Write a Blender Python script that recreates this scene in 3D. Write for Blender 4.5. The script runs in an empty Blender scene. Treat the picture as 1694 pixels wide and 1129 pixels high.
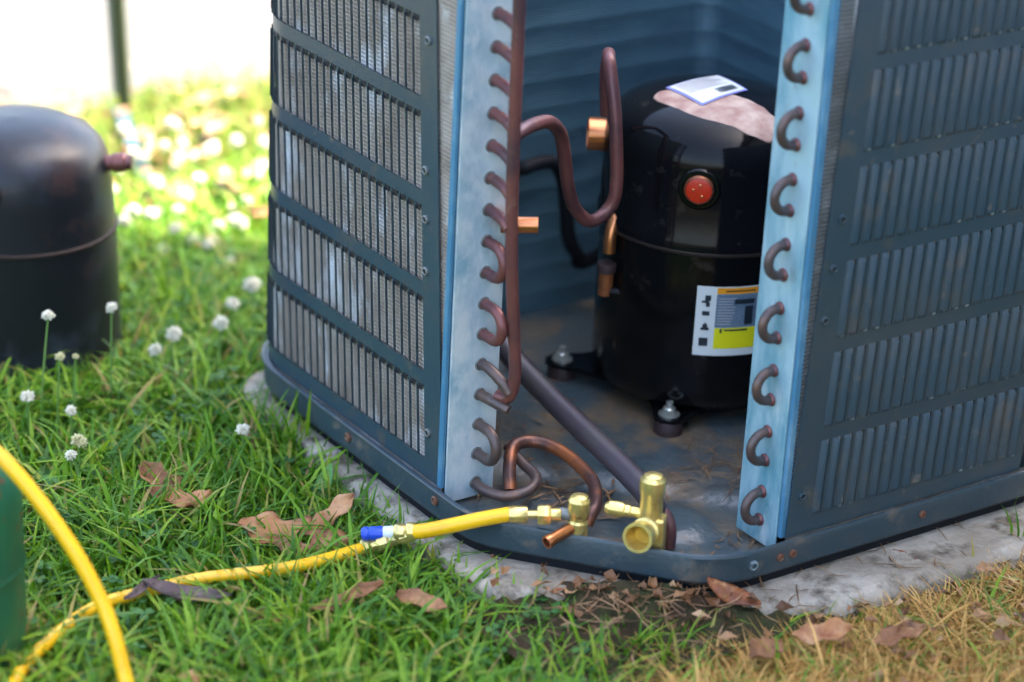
import bpy, math, random
import numpy as np
from mathutils import Vector, Matrix
random.seed(7); RNG = np.random.default_rng(11)
R = math.radians; PI = math.pi
scn = bpy.context.scene
col = scn.collection

# ------------------------------------------------------------------ camera, sky, sun, exposure
yaw, pitch, roll = R(54.582), R(23.478), R(-3.073)
F = Vector((math.cos(pitch)*math.cos(yaw), math.cos(pitch)*math.sin(yaw), -math.sin(pitch)))
Rt = Vector((math.sin(yaw), -math.cos(yaw), 0)); Dn = F.cross(Rt)
rx = math.cos(roll)*Rt + math.sin(roll)*Dn
dy = -math.sin(roll)*Rt + math.cos(roll)*Dn
cam_d = bpy.data.cameras.new('camera'); cam = bpy.data.objects.new('camera', cam_d); col.objects.link(cam)
m = Matrix.Identity(4)
for i in range(3):
    m[i][0] = rx[i]; m[i][1] = -dy[i]; m[i][2] = -F[i]
m[2][3] = 1.0
cam.matrix_world = m
cam_d.sensor_width = 36; cam_d.lens = 91.4; cam_d.clip_start = .05; cam_d.clip_end = 500
cam_d.dof.use_dof = True; cam_d.dof.focus_distance = 2.16; cam_d.dof.aperture_fstop = 2.8
scn.camera = cam

SUN_AZ = math.atan2(.887, -.462); SUN_EL = R(52)
world = bpy.data.worlds.new('World'); scn.world = world; world.use_nodes = True
wn = world.node_tree.nodes; wl = world.node_tree.links
sky = wn.new('ShaderNodeTexSky'); sky.sky_type = 'NISHITA'; sky.sun_disc = False
sky.sun_elevation = SUN_EL; sky.sun_rotation = SUN_AZ; sky.air_density = 1.0; sky.dust_density = 4.5; sky.ozone_density = .5
wl.new(sky.outputs[0], wn['Background'].inputs[0]); wn['Background'].inputs[1].default_value = .15
sd = bpy.data.lights.new('sun', 'SUN'); sd.energy = 5.0; sd.angle = R(.53); sd.color = (1, .93, .82)
sun = bpy.data.objects.new('sun', sd); col.objects.link(sun); sun.location = (6, -2, 8)
to_sun = Vector((math.sin(SUN_AZ)*math.cos(SUN_EL), math.cos(SUN_AZ)*math.cos(SUN_EL), math.sin(SUN_EL)))
sun.rotation_euler = to_sun.to_track_quat('Z', 'Y').to_euler()
vs = scn.view_settings
vs.view_transform = 'Standard'; vs.look = 'None'; vs.gamma = 1; vs.use_curve_mapping = False; vs.exposure = 3.05
scn.render.engine = 'CYCLES'; scn.cycles.use_denoising = True
scn.cycles.max_bounces = 4; scn.cycles.diffuse_bounces = 2; scn.cycles.glossy_bounces = 3; scn.cycles.transmission_bounces = 2
scn.cycles.use_adaptive_sampling = True; scn.cycles.adaptive_threshold = .025
scn.cycles.sample_clamp_indirect = 6

# ------------------------------------------------------------------ helpers
WL = {}
def wloc(o): return WL.get(o.name, Vector((0, 0, 0))) if o else Vector((0, 0, 0))
def empty(name, loc, label=None, cat=None, group=None, kind=None):
    o = bpy.data.objects.new(name, None); col.objects.link(o); o.location = loc; o.empty_display_size = .02
    WL[o.name] = Vector(loc); tag(o, label, cat, group, kind); return o
def tag(o, label=None, cat=None, group=None, kind=None):
    if label: o['label'] = label
    if cat: o['category'] = cat
    if group: o['group'] = group
    if kind: o['kind'] = kind
    return o
XF = None
class MB:
    def __init__(s): s.v = []; s.f = []; s.m = []
    def add(s, v, f, mi=0):
        b = len(s.v); s.v += [tuple(q) for q in v]; s.f += [tuple(b+i for i in q) for q in f]; s.m += [mi]*len(f); return s
    def box(s, a, b, mi=0):
        x0, y0, z0 = a; x1, y1, z1 = b
        return s.add([(x0,y0,z0),(x1,y0,z0),(x1,y1,z0),(x0,y1,z0),(x0,y0,z1),(x1,y0,z1),(x1,y1,z1),(x0,y1,z1)],
                     [(0,3,2,1),(4,5,6,7),(0,1,5,4),(1,2,6,5),(2,3,7,6),(3,0,4,7)], mi)
    def tube(s, pts, r, n=12, cap=True, mi=0, hollow=0):
        P = [Vector(p) for p in pts]; k = len(P)
        rr = r if isinstance(r, (list, tuple)) else [r]*k
        t0 = (P[1]-P[0]).normalized(); u = t0.orthogonal().normalized(); V = []
        for i in range(k):
            t = ((P[min(i+1, k-1)]-P[max(i-1, 0)])).normalized()
            u = (u-t*u.dot(t)).normalized(); w = t.cross(u)
            V += [P[i]+(u*math.cos(2*PI*j/n)+w*math.sin(2*PI*j/n))*rr[i] for j in range(n)]
        Fc = [(i*n+j, i*n+(j+1) % n, (i+1)*n+(j+1) % n, (i+1)*n+j) for i in range(k-1) for j in range(n)]
        if cap: Fc += [tuple(range(n))[::-1], tuple(range((k-1)*n, k*n))]
        return s.add(V, Fc, mi)
    def lathe(s, prof, o=(0, 0, 0), n=32, ax=None, mi=0):
        o = Vector(o); a = Vector(ax or (0, 0, 1)).normalized(); u = a.orthogonal().normalized(); w = a.cross(u); V = []; Fc = []; k = len(prof)
        for r, z in prof:
            V += [o+a*z+(u*math.cos(2*PI*j/n)+w*math.sin(2*PI*j/n))*max(r, 1e-5) for j in range(n)]
        Fc = [(i*n+j, i*n+(j+1) % n, (i+1)*n+(j+1) % n, (i+1)*n+j) for i in range(k-1) for j in range(n)]
        return s.add(V, Fc, mi)
    def obj(s, name, mat, parent=None, smooth=True, kind=None, ang=40):
        v = np.array(s.v, float)
        if XF: v = XF[1]+(v-XF[0])*XF[2]
        c = Vector((v.min(0)+v.max(0))/2)
        me = bpy.data.meshes.new(name); me.from_pydata([tuple(q-np.array(c)) for q in v], [], s.f); me.update()
        for mm in (mat if isinstance(mat, (list, tuple)) else [mat]): me.materials.append(mm)
        me.polygons.foreach_set('material_index', s.m)
        if smooth:
            me.shade_smooth()
            try: me.set_sharp_from_angle(angle=R(ang))
            except Exception: pass
        o = bpy.data.objects.new(name, me); col.objects.link(o); WL[o.name] = c
        o.parent = parent; o.location = c-wloc(parent)
        if kind: o['kind'] = kind
        return o
def spline(pts, n=8):
    P = [Vector(p) for p in pts]; P = [P[0]*2-P[1]]+P+[P[-1]*2-P[-2]]; out = []
    for i in range(1, len(P)-2):
        a, b, c, d = P[i-1:i+3]
        for j in range(n):
            t = j/n
            out.append(.5*((2*b)+(c-a)*t+(2*a-5*b+4*c-d)*t*t+(-a+3*b-3*c+d)*t**3))
    out.append(P[-2]); return out
def fillet(pts, rad, n=8, closed=True):
    out = []; k = len(pts)
    for i in range(k):
        p = Vector(pts[i]); 
        if not closed and i in (0, k-1): out.append(p); continue
        a = Vector(pts[i-1]); b = Vector(pts[(i+1) % k]); r = rad[i] if isinstance(rad, (list, tuple)) else rad
        u = (a-p).normalized(); v = (b-p).normalized(); th = u.angle(v); d = r/math.tan(th/2)
        c = p+(u+v).normalized()*(r/math.sin(th/2)); s = p+u*d-c; e = p+v*d-c; al = s.angle(e)
        for j in range(n+1):
            t = j/n; out.append(c+(s*math.sin((1-t)*al)+e*math.sin(t*al))/math.sin(al))
    return out

# ------------------------------------------------------------------ materials
def mat(name, base=(.5, .5, .5), rough=.5, metal=0, spec=.5, var=None, vscale=8, bump=0, bscale=60, coat=0, vmin=.4, vmax=.65, rvar=0, stretch=None, extra=None):
    M = bpy.data.materials.new(name); M.use_nodes = True; N = M.node_tree.nodes; L = M.node_tree.links; b = N['Principled BSDF']
    b.inputs['Base Color'].default_value = (*base, 1); b.inputs['Roughness'].default_value = rough; b.inputs['Metallic'].default_value = metal
    b.inputs['Specular IOR Level'].default_value = spec; b.inputs['Coat Weight'].default_value = coat
    geo = N.new('ShaderNodeNewGeometry'); src = geo.outputs['Position']
    if stretch:
        mp = N.new('ShaderNodeMapping'); mp.inputs['Scale'].default_value = stretch; L.new(src, mp.inputs[0]); src = mp.outputs[0]
    colour = None
    if var:
        layers = var if isinstance(var, list) else [(var, vscale, vmin, vmax)]
        for (c2, sc, lo, hi) in layers:
            nz = N.new('ShaderNodeTexNoise'); nz.inputs['Scale'].default_value = sc; nz.inputs['Detail'].default_value = 6; nz.inputs['Roughness'].default_value = .62
            L.new(src, nz.inputs['Vector'])
            mr = N.new('ShaderNodeMapRange'); mr.inputs[1].default_value = lo; mr.inputs[2].default_value = hi; L.new(nz.outputs[0], mr.inputs[0])
            mx = N.new('ShaderNodeMix'); mx.data_type = 'RGBA'; L.new(mr.outputs[0], mx.inputs[0])
            if colour is None: mx.inputs[6].default_value = (*base, 1)
            else: L.new(colour, mx.inputs[6])
            mx.inputs[7].default_value = (*c2, 1); colour = mx.outputs[2]
            if rvar:
                mm = N.new('ShaderNodeMath'); mm.operation = 'MULTIPLY_ADD'; mm.inputs[1].default_value = rvar; mm.inputs[2].default_value = rough; L.new(mr.outputs[0], mm.inputs[0]); L.new(mm.outputs[0], b.inputs['Roughness'])
        L.new(colour, b.inputs['Base Color'])
    if bump:
        nz = N.new('ShaderNodeTexNoise'); nz.inputs['Scale'].default_value = bscale; nz.inputs['Detail'].default_value = 5; L.new(src, nz.inputs['Vector'])
        bp = N.new('ShaderNodeBump'); bp.inputs['Strength'].default_value = bump; bp.inputs['Distance'].default_value = .004; L.new(nz.outputs[0], bp.inputs['Height']); L.new(bp.outputs[0], b.inputs['Normal'])
    if extra: extra(M, N, L, b, colour, geo)
    return M
def leafmat(name, stops, rough=.5, trans=.35, spec=.35):
    M = bpy.data.materials.new(name); M.use_nodes = True; N = M.node_tree.nodes; L = M.node_tree.links; b = N['Principled BSDF']
    b.inputs['Roughness'].default_value = rough; b.inputs['Specular IOR Level'].default_value = spec
    g = N.new('ShaderNodeNewGeometry'); cr = N.new('ShaderNodeValToRGB'); e = cr.color_ramp.elements
    e[0].position = stops[0][0]; e[0].color = (*stops[0][1], 1); e[1].position = stops[-1][0]; e[1].color = (*stops[-1][1], 1)
    for p, c in stops[1:-1]:
        q = e.new(p); q.color = (*c, 1)
    L.new(g.outputs['Random Per Island'], cr.inputs[0]); L.new(cr.outputs[0], b.inputs['Base Color'])
    t = N.new('ShaderNodeBsdfTranslucent'); L.new(cr.outputs[0], t.inputs[0]); mx = N.new('ShaderNodeMixShader'); mx.inputs[0].default_value = trans
    L.new(b.outputs[0], mx.inputs[1]); L.new(t.outputs[0], mx.inputs[2]); L.new(mx.outputs[0], N['Material Output'].inputs[0]); return M

def fins_extra(pitch, axis=2, depth=.6):
    def f(M, N, L, b, colour, geo):
        sx = N.new('ShaderNodeSeparateXYZ'); L.new(geo.outputs['Position'], sx.inputs[0])
        mu = N.new('ShaderNodeMath'); mu.operation = 'MULTIPLY'; mu.inputs[1].default_value = 2*PI/pitch; L.new(sx.outputs[axis], mu.inputs[0])
        si = N.new('ShaderNodeMath'); si.operation = 'SINE'; L.new(mu.outputs[0], si.inputs[0])
        bp = N.new('ShaderNodeBump'); bp.inputs['Strength'].default_value = depth; bp.inputs['Distance'].default_value = .002; L.new(si.outputs[0], bp.inputs['Height']); L.new(bp.outputs[0], b.inputs['Normal'])
    return f
MT = {}
MT['paint'] = mat('painted_steel_blue_grey', (.025, .051, .068), .34, 0, .55, [((.044, .060, .068), 14, .45, .7), ((.075, .070, .060), 35, .56, .75), ((.16, .13, .095), 60, .64, .78)], bump=.08, bscale=300, rvar=.12)
MT['pan'] = mat('painted_steel_pan', (.023, .044, .056), .36, 0, .5, [((.048, .058, .062), 18, .45, .72), ((.13, .10, .07), 40, .57, .75)], bump=.12, bscale=200, rvar=.2)
MT['floor'] = mat('pan_floor_dirty', (.046, .070, .080), .3, 0, .5, [((.095, .092, .080), 10, .40, .63), ((.18, .12, .065), 20, .51, .70), ((.05, .032, .02), 60, .62, .78)], bump=.25, bscale=120, rvar=.25)
MT['metal_glint'] = mat('bare_metal_glint', (.30, .36, .38), .45, .4, .5, [((.05, .08, .09), 120, .42, .6)])  # bare metal, also used for the painted highlights on louvre tips
MT['galv_l'] = mat('galvanized_sheet', (.62, .70, .73), .42, .35, .5, [((.26, .44, .54), 24, .45, .66), ((.34, .30, .25), 60, .62, .78), ((.75, .8, .82), 60, .52, .75)], bump=.04, bscale=200, stretch=(1, 1, .6))
MT['galv_r'] = mat('galvanized_sheet_teal', (.40, .57, .63), .42, .35, .5, [((.10, .30, .38), 20, .45, .66), ((.66, .76, .78), 30, .56, .75), ((.22, .20, .17), 70, .64, .76)], bump=.1, bscale=160, stretch=(1, 1, .35))
MT['flange'] = mat('galvanized_flange_blue', (.07, .22, .36), .4, .3, .5, [((.22, .40, .52), 40, .5, .75), ((.20, .12, .07), 90, .66, .78)], stretch=(1, 1, .4))
MT['coil_out'] = mat('aluminium_fins_dirty', (.46, .385, .315), .6, .1, .4, [((.28, .22, .17), 26, .45, .7), ((.86, .88, .9), 20, .54, .68)], stretch=(1, 1, .45), extra=fins_extra(.0034, 2, .28))
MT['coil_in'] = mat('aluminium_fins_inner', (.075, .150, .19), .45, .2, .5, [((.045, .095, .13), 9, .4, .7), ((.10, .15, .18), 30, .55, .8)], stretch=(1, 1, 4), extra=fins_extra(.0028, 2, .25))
MT['mauve'] = mat('oxidised_copper', (.17, .058, .050), .40, .4, .5, [((.085, .040, .045), 22, .42, .66), ((.26, .12, .08), 50, .58, .75), ((.25, .18, .17), 120, .66, .8)], bump=.05)
MT['mauve_dark'] = mat('oxidised_copper_dark', (.085, .060, .055), .42, .4, .5, [((.15, .085, .06), 60, .5, .7), ((.10, .12, .12), 40, .6, .75)])
MT['mauve_grey'] = mat('tarnished_suction_line', (.060, .048, .058), .42, .25, .5, [((.075, .07, .06), 20, .5, .7)], bump=.04)
MT['copper'] = mat('copper', (.62, .24, .10), .28, .9, .5, [((.38, .13, .06), 40, .45, .7)])
MT['copper_liq'] = mat('copper_line', (.36, .12, .045), .40, .6, .5, [((.09, .045, .038), 22, .42, .58)])
MT['brass'] = mat('brass', (.74, .56, .18), .27, .75, .5, [((.60, .47, .20), 70, .45, .65), ((.30, .19, .06), 130, .58, .74)], bump=.08, bscale=400)
MT['brass_dark'] = mat('brass_bore', (.42, .26, .05), .3, .8)
MT['dark'] = mat('dark_hole', (.008, .008, .009), .7)
MT['rust'] = mat('rusty_screw', (.16, .065, .035), .6, .3, .4, [((.24, .17, .13), 200, .5, .7)])
MT['steel'] = mat('zinc_bolt', (.55, .56, .5), .32, .8)
MT['rubber'] = mat('rubber_grommet', (.035, .018, .018), .6)
MT['shade_black'] = mat('modelled_shade_black', (.006, .007, .010), .7, 0, .25)  # black for modelled-in shade: pipe shadow and gap under the pan
def reflection_extra(M, N, L, b, colour, geo):
    # tan reflection on the dome, painted into the colour with a noisy outline
    tc = N.new('ShaderNodeTexCoord'); nz = N.new('ShaderNodeTexNoise'); nz.inputs['Scale'].default_value = 26; L.new(tc.outputs['Object'], nz.inputs['Vector'])
    mp = N.new('ShaderNodeMapping'); mp.vector_type = 'TEXTURE'
    mp.inputs['Location'].default_value = REFLECTION['loc']; mp.inputs['Rotation'].default_value = REFLECTION['rot']; mp.inputs['Scale'].default_value = REFLECTION['scale']
    L.new(tc.outputs['Object'], mp.inputs[0])
    ln = N.new('ShaderNodeVectorMath'); ln.operation = 'LENGTH'; L.new(mp.outputs[0], ln.inputs[0])
    ad = N.new('ShaderNodeMath'); ad.operation = 'MULTIPLY_ADD'; ad.inputs[1].default_value = .5; L.new(nz.outputs[0], ad.inputs[0]); L.new(ln.outputs['Value'], ad.inputs[2])
    mr = N.new('ShaderNodeMapRange'); mr.inputs[1].default_value = 1.22; mr.inputs[2].default_value = 1.27; mr.inputs[3].default_value = 1; mr.inputs[4].default_value = 0; L.new(ad.outputs[0], mr.inputs[0])
    n2 = N.new('ShaderNodeTexNoise'); n2.inputs['Scale'].default_value = 70; n2.inputs['Detail'].default_value = 5; L.new(tc.outputs['Object'], n2.inputs['Vector'])
    cr = N.new('ShaderNodeValToRGB'); cr.color_ramp.elements[0].position = .35; cr.color_ramp.elements[0].color = (.30, .17, .14, 1); cr.color_ramp.elements[1].position = .7; cr.color_ramp.elements[1].color = (.48, .36, .29, 1)
    L.new(n2.outputs[0], cr.inputs[0])
    mx = N.new('ShaderNodeMix'); mx.data_type = 'RGBA'; L.new(mr.outputs[0], mx.inputs[0]); mx.inputs[6].default_value = b.inputs['Base Color'].default_value[:]
    if colour: L.new(colour, mx.inputs[6])
    L.new(cr.outputs[0], mx.inputs[7]); L.new(mx.outputs[2], b.inputs['Base Color'])
    m2 = N.new('ShaderNodeMapRange'); L.new(mr.outputs[0], m2.inputs[0]); m2.inputs[3].default_value = .09; m2.inputs[4].default_value = .6; L.new(m2.outputs[0], b.inputs['Roughness'])
REFLECTION = dict(loc=(-.023, -.034, 0), rot=(0, 0, R(-63)), scale=(.062, .026, 1000))
MT['shell'] = mat('gloss_black_enamel', (.004, .004, .005), .10, 0, .16, [((.022, .020, .018), 55, .62, .74)], bump=.03, bscale=40, extra=reflection_extra)
MT['shell_plain'] = mat('gloss_black_enamel_plain', (.0035, .0035, .004), .15, 0, .25, [((.028, .020, .016), 45, .60, .74)], bump=.03, bscale=40, rvar=.3)
MT['shell_old'] = mat('dull_black_enamel', (.007, .008, .011), .34, 0, .3, [((.05, .028, .024), 14, .52, .75), ((.03, .04, .06), 9, .5, .7)], bump=.06, rvar=.2)
MT['seam'] = mat('weld_bead', (.030, .022, .019), .45, .2, .5)
MT['white_l'] = mat('label_white', (.62, .64, .62), .4)
MT['orange_l'] = mat('label_orange', (.80, .30, .01), .4)
MT['yellow_l'] = mat('label_yellow', (.72, .66, .01), .4)
MT['blue_l'] = mat('label_slate', (.10, .15, .21), .4, var=(.16, .22, .29), vscale=500)
MT['ink'] = mat('label_ink', (.012, .02, .03), .5)
MT['lav'] = mat('label_border', (.22, .24, .62), .4)
MT['greyink'] = mat('label_faint_ink', (.42, .40, .40), .5)
MT['red'] = mat('red_plug', (.50, .022, .006), .35)
MT['hose'] = mat('yellow_hose', (.84, .46, .008), .3, 0, .5, [((.66, .34, .01), 25, .55, .75)])
MT['blue_cap'] = mat('blue_plastic', (.012, .06, .45), .35)
MT['whitep'] = mat('white_plastic', (.6, .63, .62), .45)
MT['green_tank'] = mat('green_tank_paint', (.014, .115, .052), .4, 0, .5, [((.02, .10, .05), 10, .5, .7), ((.20, .040, .015), 75, .60, .64)], bump=.04)
MT['concrete'] = mat('weathered_concrete', (.41, .36, .29), .85, 0, .3, [((.25, .21, .16), 13, .38, .6), ((.08, .062, .043), 34, .52, .68), ((.46, .43, .38), 70, .6, .8)], bump=.7, bscale=150)
MT['soil'] = mat('soil', (.040, .024, .013), .95, 0, .2, [((.03, .036, .012), 30, .4, .65), ((.12, .085, .05), 80, .6, .75)], bump=1, bscale=90)
MT['drive'] = mat('pale_driveway', (.077, .075, .070), .9, 0, .2, [((.082, .079, .074), 6, .4, .7)], bump=.2, bscale=80)
MT['shade_siding'] = mat('shade_house_siding', (.62, .60, .56), .6, 0, .4, [((.56, .54, .50), 6, .4, .7)])
MT['roof'] = mat('roof_shingle', (.09, .085, .08), .9)
MT['grass'] = leafmat('lawn_blades', [(0, (.035, .115, .006)), (.3, (.075, .205, .008)), (.62, (.14, .30, .010)), (.86, (.25, .38, .02)), (.95, (.32, .28, .06)), (1, (.36, .22, .09))])
MT['grass_bg'] = leafmat('lawn_blades_far', [(0, (.05, .12, .008)), (.4, (.13, .24, .015)), (.75, (.22, .26, .03)), (1, (.34, .22, .09))])
MT['dry'] = leafmat('dry_blades', [(0, (.22, .10, .02)), (.35, (.50, .26, .06)), (.66, (.70, .42, .13)), (.82, (.44, .30, .06)), (.9, (.17, .26, .03)), (1, (.12, .25, .02))], trans=.25)
MT['cloverleaf'] = leafmat('clover_leaflets', [(0, (.025, .10, .018)), (.6, (.05, .16, .028)), (1, (.09, .22, .04))])
MT['litter'] = leafmat('leaf_litter', [(0, (.085, .035, .012)), (.45, (.22, .095, .035)), (.8, (.34, .18, .08)), (1, (.46, .29, .16))], trans=.15)
MT['weed'] = mat('broad_weed_leaf', (.045, .15, .02), .45, 0, .4, [((.08, .22, .03), 40, .45, .7)], bump=.2)
MT['leaf_tan'] = mat('dry_leaf_tan', (.34, .145, .055), .6, 0, .3, [((.46, .26, .13), 30, .45, .65), ((.20, .07, .03), 45, .50, .66)], bump=.3, bscale=120)
MT['leaf_brown'] = mat('dry_leaf_brown', (.19, .080, .035), .6, 0, .3, [((.34, .17, .075), 40, .45, .65), ((.09, .04, .02), 70, .55, .7)], bump=.4, bscale=120)
MT['leaf_rust'] = mat('dry_leaf_rust', (.24, .075, .022), .55, 0, .3, [((.13, .045, .022), 45, .45, .62), ((.36, .19, .09), 70, .58, .7)], bump=.3, bscale=120)
MT['leaf_dark'] = mat('dead_leaf_dark', (.075, .048, .045), .6, 0, .3, [((.13, .09, .08), 60, .5, .7)], bump=.3, bscale=200)
MT['petal'] = leafmat('clover_petals', [(0, (.62, .60, .44)), (.5, (.80, .78, .64)), (1, (.80, .72, .60))], trans=.25)
MT['petal_old'] = leafmat('clover_petals_old', [(0, (.50, .46, .22)), (1, (.70, .66, .40))], trans=.25)
MT['stem'] = mat('green_stem', (.10, .20, .04), .5)
MT['post'] = mat('olive_stake', (.045, .055, .022), .7, 0, .3, [((.10, .085, .05), 20, .5, .7)], stretch=(1, 1, .2))
MT['post_edge'] = mat('grey_metal_edge', (.20, .24, .26), .4, .5)
MT['strap'] = mat('light_blue_strap', (.012, .060, .10), .6, 0, .4, [((.05, .075, .085), 14, .5, .62)])
MT['straw'] = leafmat('pine_straw', [(0, (.07, .032, .012)), (.5, (.17, .09, .04)), (1, (.34, .20, .10))], trans=.1)

# ------------------------------------------------------------------ ground, pad, driveway, unseen shade caster
g = MB()
n = 40
g.add([(-120, -120, -.045), (120, -120, -.045), (120, 120, -.045), (-120, 120, -.045)], [(0, 1, 2, 3)])
tag(g.obj('ground', MT['soil'], smooth=False), 'dark soil under the lawn', kind='structure')
PAD = fillet([(1.064, 1.962), (1.044, 1.496), (1.152, 1.396), (1.29, 1.330), (1.70, 1.324), (1.70, 1.965)], [.06, .05, .06, .06, .02, .02], 5)
g = MB(); k = len(PAD)
PADw = [Vector((p.x+random.uniform(-.004, .004), p.y+random.uniform(-.004, .004), 0)) for p in [Vector((q.x, q.y, 0)) for q in [Vector((*q[:2], 0)) for q in PAD]]]
def ringface(m, rings):
    k = len(rings[0]); V = [p for r in rings for p in r]
    m.add(V, [(i*k+j, i*k+(j+1) % k, (i+1)*k+(j+1) % k, (i+1)*k+j) for i in range(len(rings)-1) for j in range(k)])
cx, cy = 1.35, 1.66
def shrink(p, d):
    v = Vector((cx-p.x, cy-p.y, 0)).normalized(); return p+v*d
ringface(g, [[Vector((p.x, p.y, -.07)) for p in PADw], [Vector((p.x, p.y, -.017)) for p in PADw], [shrink(p, .006)+Vector((0, 0, -.0105)) for p in PADw], [shrink(p, .014)+Vector((0, 0, -.009)) for p in PADw]])
g.add([shrink(p, .014)+Vector((0, 0, -.009)) for p in PADw], [tuple(range(k))])
tag(g.obj('concrete_pad', MT['concrete'], ang=60), 'weathered grey concrete pad under the condenser unit', kind='structure')
g = MB().add([(-3, 4.9, -.041), (1.19, 2.80, -.041), (1.345, 2.765, -.041), (1.44, 2.75, -.041), (1.56, 2.765, -.041), (1.9, 2.70, -.041), (9, 1.9, -.041), (9, 12, -.041), (-3, 12, -.041)], [tuple(range(9))])
tag(g.obj('driveway', MT['drive'], smooth=False), 'pale sunlit driveway beyond the lawn', kind='structure')
# unseen building added out of frame on the right to shade unit and lawn
HC = Vector((2.72, 1.45, 0)); HE = Vector((.887, -.462, 0)); HW = Vector((-.462, -.887, 0)); HZ = 3.3; HLn = 9.0; HD = 6.0
hs = empty('shade_house', (HC.x, HC.y, -.045), kind='structure'); hs['label'] = 'unseen wall and roof added to cast shade on the unit'
def hp(l, d, z): return HC+HW*l+HE*d+Vector((0, 0, z))
for i in range(22):
    z0 = .1+i*.14
    MB().add([hp(0, -.022, z0), hp(HLn, -.022, z0), hp(HLn, -.004, z0+.142), hp(0, -.004, z0+.142), hp(0, 0, z0), hp(HLn, 0, z0)], [(1, 0, 3, 2), (0, 1, 5, 4)]).obj('shade_house_board', MT['shade_siding'], hs, False)
MB().add([hp(l, d, z) for z in (-.05, HZ) for l, d in ((0, 0), (HLn, 0), (HLn, HD), (0, HD))], [(0, 1, 5, 4), (1, 2, 6, 5), (2, 3, 7, 6), (3, 0, 4, 7)]).obj('shade_house_wall', MT['shade_siding'], hs, False)
MB().add([hp(l, d, z) for l in (-.03, HLn+.3) for d, z in ((-.4, HZ-.1), (HD/2, HZ+1.4), (HD+.4, HZ-.1), (HD+.4, HZ-.25), (-.4, HZ-.25))], [(0, 5, 6, 1), (1, 6, 7, 2), (2, 7, 8, 3), (3, 8, 9, 4), (4, 9, 5, 0), (0, 1, 2, 3, 4), (9, 8, 7, 6, 5)]).obj('roof', MT['roof'], hs, False)  # roof of the added unseen shade house

# ------------------------------------------------------------------ condenser unit
U = empty('condenser_unit', (1.345, 1.66, 0), 'dark blue grey air conditioner condenser with louvred sides and its front corner panel removed', 'air conditioner')
HT = .505
def path_off(o, start=None):   # outline of the cabinet, offset inwards by o
    x0, x1, y0, y1 = 1.075+o, 1.612-o, 1.392+o, 1.945-o
    return x0, x1, y0, y1
# --- base pan
def pan_outline(o):
    x0, x1, y0, y1 = 1.069+o, 1.620-o, 1.386+o, 1.953-o; c = o*.42
    return [Vector((p[0], p[1], 0)) for p in fillet([(x0, y1), (x0, 1.545+c), (1.200+c, y0), (x1, y0), (x1, y1)], [.085-o, .075-o*.5, .085-o*.5, .085-o, .085-o], 10)]
pan = MB()
Z = lambda ps, z: [p+Vector((0, 0, z)) for p in ps]
ringface(pan, [Z(pan_outline(.012), .003), Z(pan_outline(.0025), .0), Z(pan_outline(0), .003), Z(pan_outline(0), .0235), Z(pan_outline(.0012), .0258), Z(pan_outline(.003), .0262), Z(pan_outline(.0042), .0245), Z(pan_outline(.0046), .012), Z(pan_outline(.010), .0095)])
panO = pan.obj('base_pan', MT['pan'], U, ang=28)
rs = MB(); ringface(rs, [Z(pan_outline(.006), -.0088), Z(pan_outline(.006), .0022), Z(pan_outline(.012), .0030)]); rs.obj('gap_shade_ring', MT['shade_black'], panO)  # black ring added to darken the gap under the pan
# floor: displaced grid inside the pan
def inside(poly, x, y):
    c = False; j = len(poly)-1
    for i in range(len(poly)):
        if (poly[i].y > y) != (poly[j].y > y) and x < (poly[j].x-poly[i].x)*(y-poly[i].y)/(poly[j].y-poly[i].y)+poly[i].x: c = not c
        j = i
    return c
inner = pan_outline(.0095)
def floor_h(x, y):
    h = .0092
    r = math.hypot(x-1.228, y-1.482); h += .006*max(0, 1-max(0, (r-.024)/.012)) if r < .036 else 0     # round emboss behind the valves
    d = (x-1.20)*.745+(y-1.56)*.666
    h += .007*min(1, max(0, (d-.012)/.014))                                                           # raised platform the compressor stands on
    d2 = abs((x-1.38)*.2+(y-1.5)*.98); h -= .004*max(0, 1-d2/.012) if x > 1.25 else 0                 # drain groove
    return h
fl = MB(); st = .0075; xs = np.arange(1.07, 1.625, st); ys = np.arange(1.385, 1.955, st); idx = {}
for i, x in enumerate(xs):
    for j, y in enumerate(ys):
        if inside(inner, x, y): idx[i, j] = len(fl.v); fl.v.append((x, y, floor_h(x, y)))
for (i, j) in list(idx):
    q = [(i, j), (i+1, j), (i+1, j+1), (i, j+1)]
    if all(t in idx for t in q): fl.f.append(tuple(idx[t] for t in q)); fl.m.append(0)
fl.add([p+Vector((0, 0, .0070)) for p in inner], [tuple(range(len(inner)))])
fl.obj('pan_floor', MT['floor'], U, ang=60)
bead = MB(); bo = pan_outline(-.0012); bead.tube([p+Vector((0, 0, .0262)) for p in bo[:18]], .0017, 8)
bead.obj('rolled_edge', MT['pan'], panO)

# --- coil (fin block wrapping round three and a half sides)
def cabinet_path(o, ya, xb, r=.072, n=10):
    x0, x1, y0, y1 = path_off(o)
    return fillet([Vector((x0, ya, 0)), Vector((x0, y1, 0)), Vector((x1, y1, 0)), Vector((x1, y0, 0)), Vector((xb, y0, 0))], r-o, n, closed=False)
po, pi_ = cabinet_path(.0028, 1.604, 1.274), cabinet_path(.048, 1.604, 1.274)
coil = MB(); K = len(po); ZB, ZT = .012, HT-.01
coil.add([p+Vector((0, 0, z)) for z in (ZB, ZT) for p in po], [(j, j+1, K+j+1, K+j) for j in range(K-1)])
coil.add([po[0]+Vector((0, 0, ZT)), *[p+Vector((0, 0, ZT)) for p in po[1:]], *[p+Vector((0, 0, ZT)) for p in pi_]], [(j, j+1, K+j+1, K+j) for j in range(K-1)])
coil.obj('coil_fins', MT['coil_out'], U)
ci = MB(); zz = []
z = ZB
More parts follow.
